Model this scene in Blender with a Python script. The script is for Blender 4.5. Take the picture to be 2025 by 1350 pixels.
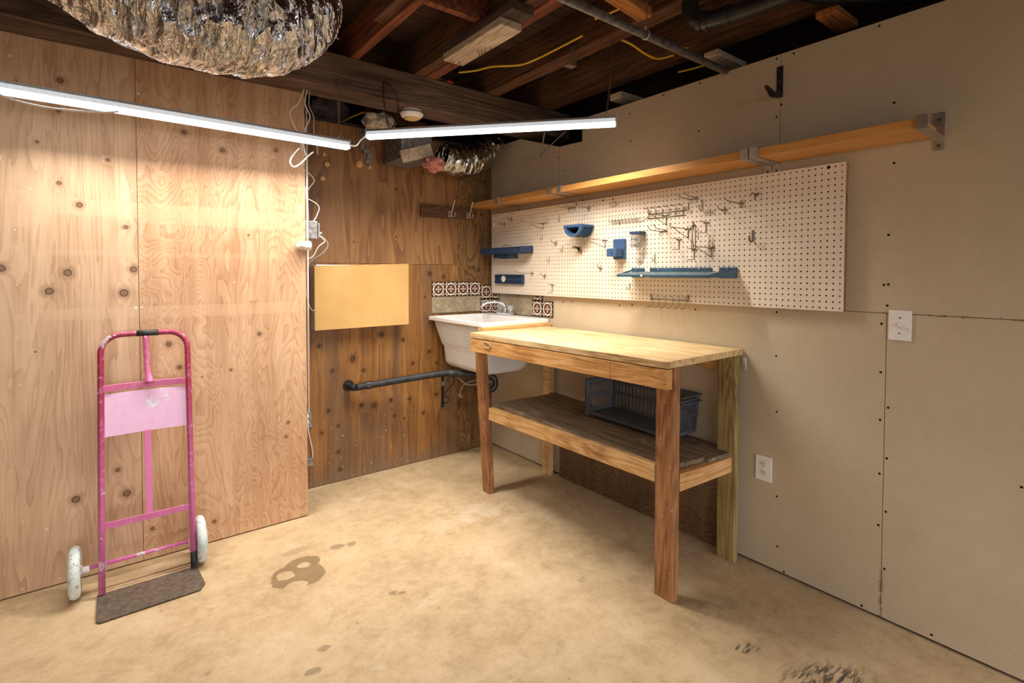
import bpy, bmesh, math, random
from mathutils import Vector, Matrix, noise
random.seed(7)
S = bpy.context.scene
for o in list(bpy.data.objects): bpy.data.objects.remove(o)
COL = S.collection
# ---------------------------------------------------------------- camera
cam_d = bpy.data.cameras.new('camera'); cam = bpy.data.objects.new('camera', cam_d); COL.objects.link(cam)
S.camera = cam
yaw, pit, rol = math.radians(37.8133), math.radians(1.5623), math.radians(0.1093)
fw = Vector((math.sin(yaw)*math.cos(pit), math.cos(yaw)*math.cos(pit), -math.sin(pit)))
rt0 = Vector((math.cos(yaw), -math.sin(yaw), 0)); up0 = rt0.cross(fw)
rt = rt0*math.cos(rol)+up0*math.sin(rol); up = -rt0*math.sin(rol)+up0*math.cos(rol)
mw = Matrix.Identity(4)
for i in range(3):
    mw[i][0] = rt[i]; mw[i][1] = up[i]; mw[i][2] = -fw[i]
mw.translation = (-2.39486, -3.35421, 1.37321)
cam.matrix_world = mw
cam_d.sensor_width = 36; cam_d.sensor_fit = 'HORIZONTAL'; cam_d.lens = 1021.366/2025*36
cam_d.shift_y = -(675-567.73)/2025
cam_d.clip_start = 0.02
# ---------------------------------------------------------------- light
W = bpy.data.worlds.new('world'); S.world = W; W.use_nodes = True
W.node_tree.nodes['Background'].inputs[0].default_value = (0.96, 0.97, 1.0, 1)   # fill light, let in at an assumed open side behind the camera
W.node_tree.nodes['Background'].inputs[1].default_value = 2.9
LED = 4.0            # glow of the shop-light diffusers
LED_W = 21.0           # output of each lamp's LED strip, W
LED_SPREAD = 142
LED_COL = (1.0, 0.94, 0.85, 1)
LED_COL2 = (1.0, 0.96, 0.90, 1)
S.view_settings.view_transform = 'Standard'; S.view_settings.look = 'None'
S.view_settings.gamma = 1.0; S.view_settings.use_curve_mapping = False
S.view_settings.exposure = 0.70

# ---------------------------------------------------------------- helpers
def lin(c):
    c = c/255.0
    return c/12.92 if c <= 0.04045 else ((c+0.055)/1.055)**2.4
def rgb(r, g, b): return (lin(r), lin(g), lin(b), 1.0)

class G:
    """small node-building helper"""
    def __init__(s, name):
        s.mat = bpy.data.materials.new(name); s.mat.use_nodes = True
        s.nt = s.mat.node_tree; s.b = s.nt.nodes['Principled BSDF']
        s.tc = s.nt.nodes.new('ShaderNodeTexCoord'); s.obj = s.tc.outputs['Object']
    def _in(s, sock, v):
        if isinstance(v, bpy.types.NodeSocket): s.nt.links.new(v, sock)
        elif v is not None: sock.default_value = v
    def m(s, op, a, b=None, c=None, clamp=False):
        n = s.nt.nodes.new('ShaderNodeMath'); n.operation = op; n.use_clamp = clamp
        for i, v in enumerate((a, b, c)):
            if v is not None: s._in(n.inputs[i], v)
        return n.outputs[0]
    def v(s, op, a, b=None):
        n = s.nt.nodes.new('ShaderNodeVectorMath'); n.operation = op
        s._in(n.inputs[0], a)
        if b is not None: s._in(n.inputs[1], b)
        return n.outputs['Value'] if op in ('LENGTH', 'DISTANCE', 'DOT_PRODUCT') else n.outputs[0]
    def sep(s, a):
        n = s.nt.nodes.new('ShaderNodeSeparateXYZ'); s._in(n.inputs[0], a); return n.outputs
    def comb(s, x, y, z):
        n = s.nt.nodes.new('ShaderNodeCombineXYZ')
        for i, q in enumerate((x, y, z)): s._in(n.inputs[i], q)
        return n.outputs[0]
    def map(s, a, scale=(1, 1, 1), loc=(0, 0, 0), rot=(0, 0, 0)):
        n = s.nt.nodes.new('ShaderNodeMapping'); s._in(n.inputs[0], a)
        n.inputs['Scale'].default_value = scale; n.inputs['Location'].default_value = loc; n.inputs['Rotation'].default_value = rot
        return n.outputs[0]
    def noise(s, vec, scale=5, detail=3, rough=0.5, dist=0, color=False):
        n = s.nt.nodes.new('ShaderNodeTexNoise'); s._in(n.inputs['Vector'], vec)
        n.inputs['Scale'].default_value = scale; n.inputs['Detail'].default_value = detail
        n.inputs['Roughness'].default_value = rough; n.inputs['Distortion'].default_value = dist
        return n.outputs[1 if color else 0]
    def vor(s, vec, scale=5, feature='F1'):
        n = s.nt.nodes.new('ShaderNodeTexVoronoi'); s._in(n.inputs['Vector'], vec); n.inputs['Scale'].default_value = scale
        n.feature = feature
        return n.outputs['Distance']
    def ramp(s, f, stops, interp='LINEAR'):
        n = s.nt.nodes.new('ShaderNodeValToRGB'); s._in(n.inputs[0], f); r = n.color_ramp; r.interpolation = interp
        while len(r.elements) < len(stops): r.elements.new(0.5)
        for e, (p, c) in zip(r.elements, stops):
            e.position = p; e.color = c if isinstance(c, tuple) else (c, c, c, 1)
        return n.outputs[0]
    def step(s, f, a, b):      # smooth 0..1 between a and b
        n = s.nt.nodes.new('ShaderNodeMapRange'); n.interpolation_type = 'SMOOTHSTEP'
        s._in(n.inputs[0], f)
        if a < b: n.inputs[1].default_value = a; n.inputs[2].default_value = b; n.inputs[3].default_value = 0; n.inputs[4].default_value = 1
        else: n.inputs[1].default_value = b; n.inputs[2].default_value = a; n.inputs[3].default_value = 1; n.inputs[4].default_value = 0
        return n.outputs[0]
    def mix(s, f, a, b, mode='MIX'):
        n = s.nt.nodes.new('ShaderNodeMix'); n.data_type = 'RGBA'; n.blend_type = mode
        s._in(n.inputs['Factor'], f)
        for k, q in (('A', a), ('B', b)):
            sock = [i for i in n.inputs if i.name == k and i.type == 'RGBA'][0]; s._in(sock, q)
        return [o for o in n.outputs if o.type == 'RGBA'][0]
    def mind(s, vec, pts):     # min over points of distance / radius ; pts = [(vector, radius)]
        cur = None
        for p, r in pts:
            d = s.v('DISTANCE', vec, p); d = s.m('DIVIDE', d, r)
            cur = d if cur is None else s.m('MINIMUM', cur, d)
        return cur
    def bump(s, h, strength=0.3, dist=0.01):
        n = s.nt.nodes.new('ShaderNodeBump'); s._in(n.inputs['Height'], h)
        n.inputs['Strength'].default_value = strength; n.inputs['Distance'].default_value = dist
        s.nt.links.new(n.outputs[0], s.b.inputs['Normal'])
    def out(s, col, rough=0.6, metal=0.0, spec=0.5):
        s._in(s.b.inputs['Base Color'], col); s._in(s.b.inputs['Roughness'], rough)
        s.b.inputs['Metallic'].default_value = metal; s.b.inputs['Specular IOR Level'].default_value = spec
        return s.mat

def plain(name, c, rough=0.5, metal=0.0, var=0.12, scale=30, bump=0.0, spec=0.5):
    g = G(name); n = g.noise(g.obj, scale, 4, 0.6)
    dk = tuple(x*(1-var*1.6) for x in c[:3])+(1,); lt = tuple(min(1, x*(1+var)) for x in c[:3])+(1,)
    col = g.ramp(n, [(0.3, dk), (0.7, lt)])
    if bump: g.bump(n, bump, 0.003)
    return g.out(col, rough, metal, spec)

def wood(name, dark, mid, light, axis='y', scale=1.0, rough=0.75, contrast=1.0, splat=0.0, grime=0.0, bump=0.25, streak=0.0):
    g = G(name); a = {'x': 0, 'y': 1, 'z': 2}[axis]
    sc = [1, 1, 1]; sc[a] = 0.09
    v = g.map(g.obj, tuple(sc))
    w = g.noise(v, 9*scale, 2, 0.4, 0.6)
    rings = g.m('SINE', g.m('MULTIPLY', w, 70)); rings = g.m('MULTIPLY_ADD', rings, 0.5, 0.5)
    sc2 = [1, 1, 1]; sc2[a] = 0.03
    fine = g.noise(g.map(g.obj, tuple(sc2)), 130*scale, 3, 0.6)
    big = g.noise(g.obj, 3.2*scale, 3, 0.6)
    f = g.m('ADD', g.m('MULTIPLY', rings, 0.16*contrast), g.m('MULTIPLY', fine, 0.55)); f = g.m('ADD', f, g.m('MULTIPLY', big, 0.45))
    col = g.ramp(f, [(0.34, dark), (0.56, mid), (0.80, light)])
    if grime:
        gr = g.step(g.noise(g.obj, 7, 5, 0.7), 0.50, 0.66)
        col = g.mix(g.m('MULTIPLY', gr, grime), col, rgb(52, 44, 34))
    if streak:     # worn-in dirt along the grain
        s3 = [1, 1, 1]; s3[a] = 0.16
        sk = g.step(g.noise(g.map(g.obj, tuple(s3), (3, 1, 2)), 15, 4, .62), .55, .72)
        col = g.mix(g.m('MULTIPLY', sk, streak), col, rgb(122, 84, 44))
    if splat:
        sp = g.step(g.noise(g.obj, 55, 2, 0.5), 0.70, 0.73)
        col = g.mix(g.m('MULTIPLY', sp, splat), col, rgb(225, 215, 200))
    g.bump(f, bump, 0.002)
    return g.out(col, rough, 0, 0.3)

def metal(name, c, rough=0.35, var=0.1): return plain(name, c, rough, 0.9, var, 40)

class MB:
    def __init__(s): s.v = []; s.f = []
    def add(s, vs, fs):
        o = len(s.v); s.v += [tuple(q) for q in vs]; s.f += [tuple(i+o for i in q) for q in fs]; return s
    def box(s, x0, x1, y0, y1, z0, z1, R=None, c=None):
        vs = [Vector((x, y, z)) for z in (z0, z1) for y in (y0, y1) for x in (x0, x1)]
        if R is not None:
            c = Vector(c) if c is not None else Vector(((x0+x1)/2, (y0+y1)/2, (z0+z1)/2))
            vs = [R @ (q-c)+c for q in vs]
        return s.add(vs, [(0, 2, 3, 1), (4, 5, 7, 6), (0, 1, 5, 4), (2, 6, 7, 3), (0, 4, 6, 2), (1, 3, 7, 5)])
    def hexa(s, b, t):   # bottom quad, top quad (same order)
        return s.add(list(b)+list(t), [(3, 2, 1, 0), (4, 5, 6, 7), (0, 1, 5, 4), (1, 2, 6, 5), (2, 3, 7, 6), (3, 0, 4, 7)])
    def prism(s, pts, off):  # closed polygon extruded by off
        n = len(pts); off = Vector(off); p = [Vector(q) for q in pts]
        return s.add(p+[q+off for q in p], [tuple(range(n-1, -1, -1)), tuple(range(n, 2*n))]+[(i, (i+1) % n, (i+1) % n+n, i+n) for i in range(n)])
    def tube(s, pts, r, seg=8, closed=False, cap=True):
        P = [Vector(q) for q in pts]; n = len(P); R = r if isinstance(r, (list, tuple)) else [r]*n
        vs = []; fs = []; nrm = None
        for i in range(n):
            if closed: t = (P[(i+1) % n]-P[i-1])
            else: t = P[min(i+1, n-1)]-P[max(i-1, 0)]
            if t.length < 1e-9: t = Vector((0, 0, 1))
            t.normalize()
            if nrm is None:
                nrm = t.orthogonal().normalized()
            nrm = nrm-t*nrm.dot(t)
            if nrm.length < 1e-6: nrm = t.orthogonal()
            nrm.normalize(); bi = t.cross(nrm)
            for k in range(seg):
                a = 2*math.pi*k/seg
                vs.append(P[i]+(nrm*math.cos(a)+bi*math.sin(a))*R[i])
        m = n if closed else n-1
        for i in range(m):
            j = (i+1) % n
            for k in range(seg):
                l = (k+1) % seg
                fs.append((i*seg+k, i*seg+l, j*seg+l, j*seg+k))
        if cap and not closed:
            fs.append(tuple(range(seg-1, -1, -1))); fs.append(tuple((n-1)*seg+k for k in range(seg)))
        return s.add(vs, fs)
    def lathe(s, prof, c, axis='z', seg=24):  # prof = [(r, h)]
        vs = []; fs = []; n = len(prof)
        for r, h in prof:
            for k in range(seg):
                a = 2*math.pi*k/seg; x, y = r*math.cos(a), r*math.sin(a)
                q = {'z': (x, y, h), 'x': (h, x, y), 'y': (x, h, y)}[axis]
                vs.append(Vector(q)+Vector(c))
        for i in range(n-1):
            for k in range(seg):
                l = (k+1) % seg; fs.append((i*seg+k, i*seg+l, (i+1)*seg+l, (i+1)*seg+k))
        fs.append(tuple(range(seg-1, -1, -1))); fs.append(tuple((n-1)*seg+k for k in range(seg)))
        return s.add(vs, fs)
    def build(s, name, mat, parent=None, bevel=0.0, smooth=False, origin=None, seg=2, keep=False):
        off = Vector((0, 0, 0))
        if parent is not None:
            q = parent
            while q is not None: off += q.location; q = q.parent
        elif origin is not None: off = Vector(origin)
        elif not keep:
            xs = [q[0] for q in s.v]; ys = [q[1] for q in s.v]; zs = [q[2] for q in s.v]
            off = Vector(((min(xs)+max(xs))/2, (min(ys)+max(ys))/2, min(zs)))
        me = bpy.data.meshes.new(name); me.from_pydata([tuple(Vector(q)-off) for q in s.v], [], s.f); me.update()
        bm = bmesh.new(); bm.from_mesh(me); bmesh.ops.recalc_face_normals(bm, faces=bm.faces); bm.to_mesh(me); bm.free()
        me.materials.append(mat)
        o = bpy.data.objects.new(name, me); COL.objects.link(o)
        if parent is not None: o.parent = parent
        else: o.location = off
        if smooth:
            for p in me.polygons: p.use_smooth = True
        if bevel:
            b = o.modifiers.new('bevel', 'BEVEL'); b.width = bevel; b.segments = seg; b.limit_method = 'ANGLE'; b.angle_limit = math.radians(40)
            b.harden_normals = False
        return o

def tag(o, label=None, cat=None, group=None, kind=None):
    if label: o['label'] = label
    if cat: o['category'] = cat
    if group: o['group'] = group
    if kind: o['kind'] = kind
    return o
def thing(name, loc, label, cat, group=None):
    o = bpy.data.objects.new(name, None); COL.objects.link(o); o.location = loc; o.empty_display_size = 0.05
    return tag(o, label, cat, group)
def struct(o): o['kind'] = 'structure'; return o
def spline(pts, n=8, closed=False):
    P = [Vector(q) for q in pts]; out = []; m = len(P)
    rng = range(m) if closed else range(m-1)
    for i in rng:
        g = (lambda k: P[k % m]) if closed else (lambda k: P[max(0, min(m-1, k))])
        p0, p1, p2, p3 = g(i-1), g(i), g(i+1), g(i+2)
        for k in range(n):
            t = k/n
            out.append(0.5*((2*p1)+(p2-p0)*t+(2*p0-5*p1+4*p2-p3)*t*t+(3*p1-p0-3*p2+p3)*t**3))
    if not closed: out.append(P[-1])
    return out
def RZ(a): return Matrix.Rotation(a, 3, 'Z')
def RX(a): return Matrix.Rotation(a, 3, 'X')
def RY(a): return Matrix.Rotation(a, 3, 'Y')

# ---------------------------------------------------------------- materials
M = {}
def ply(name, pale, mid, dark, knots, dots, bands=(), flat='y', seed=0.0, fs=(5.0, 0.55), freq=30, splat=0.4, streak=0.3, contrast=0.5, stain=0.0):
    g = G(name); X, Y, Z = g.sep(g.obj)
    u = X if flat == 'y' else Y
    v = g.comb(u, 0.0, Z)
    kp = [((k[0], 0.0, k[1]), k[2]*.85) for k in knots]
    dist = g.noise(v, 3.0, 2, 0.5, 0, True)
    vs = g.comb(g.m('MULTIPLY', u, fs[0]), seed, g.m('MULTIPLY', Z, fs[1]))
    h = g.noise(vs, 1.0, 3, 0.55, 0.9)
    if kp:
        dk = g.mind(v, kp)
        h = g.m('ADD', h, g.m('MULTIPLY', g.m('POWER', 2.718, g.m('MULTIPLY', dk, -0.45)), 0.13))
    zig = g.noise(g.comb(g.m('MULTIPLY', u, 38), seed, g.m('MULTIPLY', Z, 5)), 1.0, 2, 0.5)
    h2 = g.m('ADD', h, g.m('MULTIPLY', zig, 0.035))
    r = g.m('FRACT', g.m('MULTIPLY', h2, freq))
    line = g.m('POWER', r, 2.5)
    fine = g.noise(g.comb(g.m('MULTIPLY', u, 240), seed, g.m('MULTIPLY', Z, 6)), 1.0, 3, 0.6)
    st = g.noise(g.comb(g.m('MULTIPLY', u, 14), seed+3, g.m('MULTIPLY', Z, 0.9)), 1.0, 4, 0.6)
    big = g.noise(v, 1.7, 3, 0.6)
    f = g.m('MULTIPLY', line, contrast)
    f = g.m('ADD', f, g.m('MULTIPLY', g.m('SUBTRACT', fine, 0.5), 0.45))
    f = g.m('ADD', f, g.m('MULTIPLY', g.m('SUBTRACT', st, 0.45), streak*3))
    f = g.m('ADD', f, g.m('MULTIPLY', g.m('SUBTRACT', big, 0.5), 0.7))
    f = g.m('ADD', f, 0.12)
    col = g.ramp(f, [(0.0, pale), (0.45, mid), (1.0, dark)])
    if stain:      # broad grey-brown water stains running down the sheet
        sn = g.noise(g.comb(g.m('MULTIPLY', u, 5.5), seed+8, g.m('MULTIPLY', Z, .7)), 1.0, 4, .6)
        col = g.mix(g.m('MULTIPLY', g.step(sn, .46, .60), stain), col, rgb(98, 78, 62))
        low = g.m('MULTIPLY', g.step(g.m('ADD', Z, g.m('MULTIPLY', g.noise(v, 9, 4, .6), .22)), .26, .10), .55)
        col = g.mix(low, col, rgb(120, 104, 84))
        pt = g.m('MULTIPLY', g.step(g.noise(v, 48, 3, .6), .66, .69), g.step(Z, .75, .05))
        col = g.mix(g.m('MULTIPLY', pt, .7), col, rgb(206, 194, 176))
    for z0, z1, x0, x1, amt in bands:
        mk = g.m('MULTIPLY', g.step(Z, z0-0.002, z0+0.012), g.step(Z, z1, z1-0.004))
        mk = g.m('MULTIPLY', mk, g.m('MULTIPLY', g.step(u, x0-0.002, x0+0.002), g.step(u, x1+0.002, x1-0.002)))
        col = g.mix(g.m('MULTIPLY', mk, amt), col, pale)
    if kp:
        dk2 = g.m('ADD', dk, g.m('MULTIPLY', g.m('SUBTRACT', g.noise(v, 60, 2), 0.5), 0.5))
        halo = g.step(dk2, 3.2, 1.0); col = g.mix(g.m('MULTIPLY', halo, 0.45), col, dark)
        ring = g.m('MULTIPLY', g.step(dk2, 1.25, 1.0), .9)
        col = g.mix(ring, col, tuple(x*0.28 for x in dark[:3])+(1,))
        inner = g.step(dk2, 0.92, 0.70); col = g.mix(g.m('MULTIPLY', inner, 0.85), col, tuple(x*0.5+y*.35 for x, y in zip(dark[:3], mid[:3]))+(1,))
    if dots:
        dd = g.mind(v, [((d[0], 0.0, d[1]), d[2] if len(d) > 2 else 0.0035) for d in dots])
        col = g.mix(g.step(dd, 1.2, 0.8), col, rgb(215, 205, 190))
    if splat:
        sp = g.step(g.noise(v, 26, 3, 0.6), 0.735, 0.76); sp = g.m('MULTIPLY', sp, splat)
        col = g.mix(sp, col, rgb(225, 215, 200))
    g.bump(g.m('ADD', g.m('MULTIPLY', line, 0.4), fine), 0.12, 0.002)
    return g.out(col, 0.42, 0, 0.35)

LK = [(-2.501,1.671,.012),(-2.337,1.582,.0096),(-2.545,1.371,.0156),(-2.607,1.291,.0156),(-2.753,1.39,.0144),(-2.312,1.388,.0144),(-2.349,1.278,.018),(-2.567,1.76,.0084),(-2.384,.46,.0096),(-2.352,.343,.0156),(-2.534,.363,.0156),(-2.556,2.203,.012),(-2.565,2.073,.0084),(-2.635,1.927,.006),(-2.399,1.882,.006),(-2.655,1.034,.0036),(-2.9,.9,.012),(-3.1,1.6,.013)]
LK2 = [(-2.179,1.027,.012),(-2.137,.91,.0096),(-1.913,.872,.006),(-1.777,1.048,.0096),(-2.256,.146,.0084),(-1.998,.104,.0084),(-1.939,1.993,.012),(-2.103,2.055,.012),(-1.685,2.03,.0096),(-1.637,.549,.0072),(-1.648,.473,.0072),(-2.042,.851,.0036),(-1.823,1.569,.0048)]
LS = [(-2.709,1.551),(-2.707,1.475),(-2.708,1.32),(-2.709,1.099),(-2.706,.898),(-2.306,1.209,.007),(-2.306,.995),(-2.707,.315),(-2.633,.261,.006),(-2.594,.029),(-2.714,.025),(-2.31,1.922),(-2.711,2.269,.006),(-2.659,1.726),(-2.311,1.75)]
LS2 = [(-2.282,2.205,.006),(-2.283,1.832),(-1.907,1.964),(-1.698,1.991),(-2.283,1.21,.004),(-1.894,1.323),(-2.279,1.559),(-1.884,1.799),(-1.685,2.224),(-1.566,1.915),(-1.561,1.834),(-1.898,.925),(-1.559,1.117),(-1.892,.022),(-2.17,.032)]
BK = [(-1.131,.802,.0182),(-.931,.95,.014),(-.553,1.368,.0154),(-.438,1.345,.0112),(-1.352,.905,.0112),(-1.062,.716,.0112),(-1.266,.736,.0112),(-.69,.725,.0084),(-.559,.797,.0126),(-.491,.708,.0098),(-1.077,.482,.014),(-.985,.467,.014),(-.862,.484,.0112),(-.719,.473,.0112),(-1.294,.479,.0112),(-.505,.475,.0112),(-.836,.369,.0084),(-.61,.353,.0084),(-1.232,.369,.0084),(-.759,.338,.0056),(-1.34,.343,.007),(-1.233,.198,.0098),(-1.224,.079,.0098),(-.768,.899,.0098),(-.595,1.199,.007)]
BK2 = [(-.817,1.956,.006),(-.604,2.097,.008),(-1.116,1.579,.005),(-.819,1.625,.005)]
M['ply_left'] = ply('plywood_knotty', rgb(216,182,148), rgb(184,146,112), rgb(120,80,52), LK, LS,
    [(1.62,1.70,-2.66,-2.25,.35),(1.16,1.215,-2.66,-2.25,.4),(1.44,1.475,-2.66,-2.25,.25),(1.56,1.72,-2.725,-2.67,.5),(1.36,1.50,-2.725,-2.67,.4),(1.08,1.20,-2.715,-2.665,.5)], seed=1.3, fs=(6,.5), freq=16, contrast=.26)
M['ply_left_b'] = ply('plywood_wavy', rgb(212,174,138), rgb(180,136,100), rgb(122,76,48), LK2, LS2,
    [(1.60,1.70,-2.30,-1.58,.35),(1.15,1.215,-2.30,-1.58,.4),(1.44,1.475,-2.3,-1.58,.2),(1.66,1.76,-1.585,-1.555,.4)], seed=5.1, fs=(3.2,.9), freq=38, contrast=.30)
M['ply_back_low'] = ply('plywood_stained_lower', rgb(158,112,62), rgb(122,80,40), rgb(66,40,20), BK, [(-1.2,.3),(-.9,.28,.004)], seed=9.2, fs=(7,.35), freq=9, streak=.42, splat=.5, contrast=.35, stain=.55)
M['ply_back_up'] = ply('plywood_stained_upper', rgb(158,116,74), rgb(120,82,50), rgb(70,44,26), BK2, [], seed=12.7, fs=(3,.5), freq=10, streak=.3, splat=.2, contrast=.35)
M['ply_back_right'] = ply('plywood_bold_grain', rgb(140,106,66), rgb(108,76,44), rgb(52,34,18), [(-.17,1.83,.02),(-.12,1.4,.012),(-.1,1.83,.01)], [], seed=20.0, fs=(5.5,1.0), freq=15, streak=.25, splat=.1, contrast=.7)
M['ply_dark'] = ply('plywood_dark', rgb(118,92,66), rgb(92,66,44), rgb(48,32,20), [], [], flat='x', seed=31, fs=(1.0,6.0), freq=22, splat=.2)

DW = [(-2.621,1.893),(-2.219,2.345),(-2.243,2.133),(-2.223,2.083),(-1.833,2.345),(-1.612,2.345),(-1.38,2.3),(-1.83,2.104),(-1.389,2.14),(-2.669,2.033),(-2.614,2.345),(-2.293,2.345),(-2.673,1.801),(-2.66,1.525),(-2.648,1.33),(-2.663,1.332),(-2.661,1.249),(-2.643,1.177),(-2.67,1.206),(-2.644,.985),(-2.671,.85),(-2.645,.796),(-2.670,.649),(-2.647,.582),(-2.671,.438),(-2.647,.375),(-2.670,.209),(-2.237,1.198),(-2.238,.997),(-2.244,.742),(-2.25,.353),(-2.256,.123),(-2.287,.02),(-2.595,.023),(-2.822,.029),(-3.05,.661),(-1.315,1.181),(-1.41,1.189),(-1.822,1.186),(-.83,1.18),(-.917,1.187),(-.39,2.018),(-.829,2.057),(-.775,2.153),(-.249,2.33),(-1.003,.785)]
def drywall():
    g = G('drywall_unpainted'); X, Y, Z = g.sep(g.obj); v = g.comb(0.0, Y, Z)
    n1 = g.noise(v, 1.6, 4, 0.6); n2 = g.noise(v, 14, 5, 0.65); n3 = g.noise(v, 160, 2, 0.5)
    f = g.m('ADD', g.m('MULTIPLY', n1, .6), g.m('MULTIPLY', n2, .4))
    col = g.ramp(f, [(0.3, rgb(180, 163, 136)), (0.7, rgb(198, 181, 154))])
    col = g.mix(g.m('MULTIPLY', g.step(n3, .4, .7), .12), col, rgb(150, 134, 106))
    sc = g.noise(g.map(v, (1, 1, 2.6), (0, 3, 1)), 17, 4, 0.75)                       # scuffs
    col = g.mix(g.m('MULTIPLY', g.step(sc, .70, .74), .55), col, rgb(112, 88, 62))
    sc2 = g.noise(g.map(v, (1, 2.0, 1), (0, 7, 2)), 13, 4, 0.75)
    col = g.mix(g.m('MULTIPLY', g.step(sc2, .73, .76), .5), col, rgb(225, 212, 190))
    tear = g.m('MULTIPLY', g.step(g.m('ABSOLUTE', g.m('SUBTRACT', Z, 1.22)), .009, .002), g.step(Y, -2.6, -2.7))  # torn paper on the seam
    tear = g.m('MULTIPLY', tear, g.step(g.noise(v, 30, 4, .7), .5, .56))
    col = g.mix(g.m('MULTIPLY', tear, .7), col, rgb(128, 92, 52))
    tear2 = g.m('MULTIPLY', g.step(g.m('ABSOLUTE', g.m('SUBTRACT', Y, -2.660)), .012, .002), g.step(Z, .3, .1))
    col = g.mix(g.m('MULTIPLY', g.m('MULTIPLY', tear2, g.step(g.noise(v, 40, 4, .7), .46, .5)), .7), col, rgb(110, 90, 66))
    dd = g.mind(v, [((0.0, a, b), .0048) for a, b in DW])
    dd = g.m('ADD', dd, g.m('MULTIPLY', g.m('SUBTRACT', g.noise(v, 220, 2), .5), .8))
    hole = g.step(dd, 1.15, .85); col = g.mix(hole, col, rgb(26, 20, 15))
    g.bump(g.m('SUBTRACT', g.m('MULTIPLY', n3, .25), hole), .2, .002)
    return g.out(col, .85, 0, .2)
M['drywall'] = drywall()

def concrete():
    g = G('concrete_floor'); X, Y, Z = g.sep(g.obj); v = g.comb(X, Y, 0.0)
    n1 = g.noise(v, 1.3, 5, .62); n2 = g.noise(v, 7, 6, .7, .4); n3 = g.noise(v, 60, 3, .6)
    n5 = g.noise(g.map(v, (1, 1, 1), (7, 7, 0)), 22, 5, .75)
    f = g.m('ADD', g.m('MULTIPLY', n1, .40), g.m('ADD', g.m('MULTIPLY', n2, .36), g.m('MULTIPLY', n5, .24)))
    col = g.ramp(f, [(.40, rgb(172, 146, 110)), (.52, rgb(197, 171, 134)), (.70, rgb(216, 194, 162))])
    col = g.mix(g.m('MULTIPLY', g.step(n3, .45, .75), .15), col, rgb(140, 108, 70))
    # pale patches
    pp = g.m('MULTIPLY', g.step(g.noise(g.map(v, (1, 1.5, 1), (4, 1, 0)), 3.2, 5, .7), .58, .70), .45)
    col = g.mix(pp, col, rgb(214, 196, 166))
    # dark specks
    sp = g.step(g.noise(v, 30, 3, .55), .735, .76); col = g.mix(g.m('MULTIPLY', sp, .55), col, rgb(92, 70, 48))
    sp2 = g.step(g.noise(g.map(v, (1, 1, 1), (9, 4, 0)), 75, 2, .5), .76, .79); col = g.mix(g.m('MULTIPLY', sp2, .7), col, rgb(60, 48, 36))
    # scratches
    sk = g.step(g.noise(g.map(v, (2, 26, 1), (0, 0, 0), (0, 0, .6)), 1.6, 3, .6), .70, .73)
    col = g.mix(g.m('MULTIPLY', sk, .16), col, rgb(226, 200, 160))
    vd = g.v('ADD', v, g.v('SCALE', g.v('SUBTRACT', g.noise(v, 14, 4, .65, 0, True), (.5, .5, .5)), None))
    dn = [n for n in g.nt.nodes if n.type == 'VECT_MATH' and n.operation == 'SCALE'][0]; dn.inputs['Scale'].default_value = .055
    # damp stain with dry islands
    def ell(cx, cy, rx, ry, rot=0, vec=None):
        w = g.map(vec or vd, (1, 1, 1), (0, 0, 0)); w = g.v('SUBTRACT', w, (cx, cy, 0.0))
        w = g.map(w, (1, 1, 1), (0, 0, 0), (0, 0, rot)); w = g.v('MULTIPLY', w, (1/rx, 1/ry, 0.0))
        return g.v('LENGTH', w)
    st = g.m('MINIMUM', ell(-1.745, -.935, .115, .10, .5), ell(-1.70, -.85, .075, .055))
    stain = g.step(st, 1.06, .97)
    for q in ((-1.776, -1.015, .052, .034), (-1.792, -.905, .036, .036), (-1.700, -.868, .030, .026)):
        e = ell(*q); stain = g.m('MULTIPLY', stain, g.step(e, .93, 1.05))
    col = g.mix(g.m('MULTIPLY', stain, .62), col, rgb(98, 76, 44))
    sm = [ell(-1.52, -.80, .036, .024), ell(-1.455, -.815, .026, .022), ell(-1.80, -1.468, .028, .016), ell(-1.865, -1.56, .030, .016), ell(-1.46, -1.32, .022, .012), ell(-1.425, -1.338, .018, .01), ell(-1.70, -.72, .07, .03), ell(-.746, -1.744, .02, .012), ell(-2.158, -1.348, .014, .01)]
    for i, e in enumerate(sm): col = g.mix(g.m('MULTIPLY', g.step(e, 1.15, .8), .5 if i < 6 else .3), col, rgb(96, 78, 56))
    # dark rubber scuffs
    for (cx, cy, rx, ry, rot, a) in ((-.50, -2.66, .17, .085, .55, .95), (-.575, -2.41, .05, .024, .5, .95)):
        e = g.step(ell(cx, cy, rx, ry, rot), 1.3, .4)
        tx = g.step(g.noise(g.map(v, (9, 40, 1), (0, 0, 0), (0, 0, rot)), 1.5, 4, .7), .46, .58)
        col = g.mix(g.m('MULTIPLY', g.m('MULTIPLY', e, tx), a), col, rgb(66, 62, 60))
    ch = g.step(ell(-.76, -.95, .30, .14, .3), 1.4, .3)       # chalky white dust
    col = g.mix(g.m('MULTIPLY', g.m('MULTIPLY', ch, g.step(n2, .46, .62)), .35), col, rgb(212, 200, 184))
    g.bump(g.m('ADD', n2, g.m('MULTIPLY', n3, .3)), .12, .004)
    ro = g.m('SUBTRACT', .62, g.m('MULTIPLY', stain, .2))
    return g.out(col, ro, 0, .35)
M['concrete'] = concrete()

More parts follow.
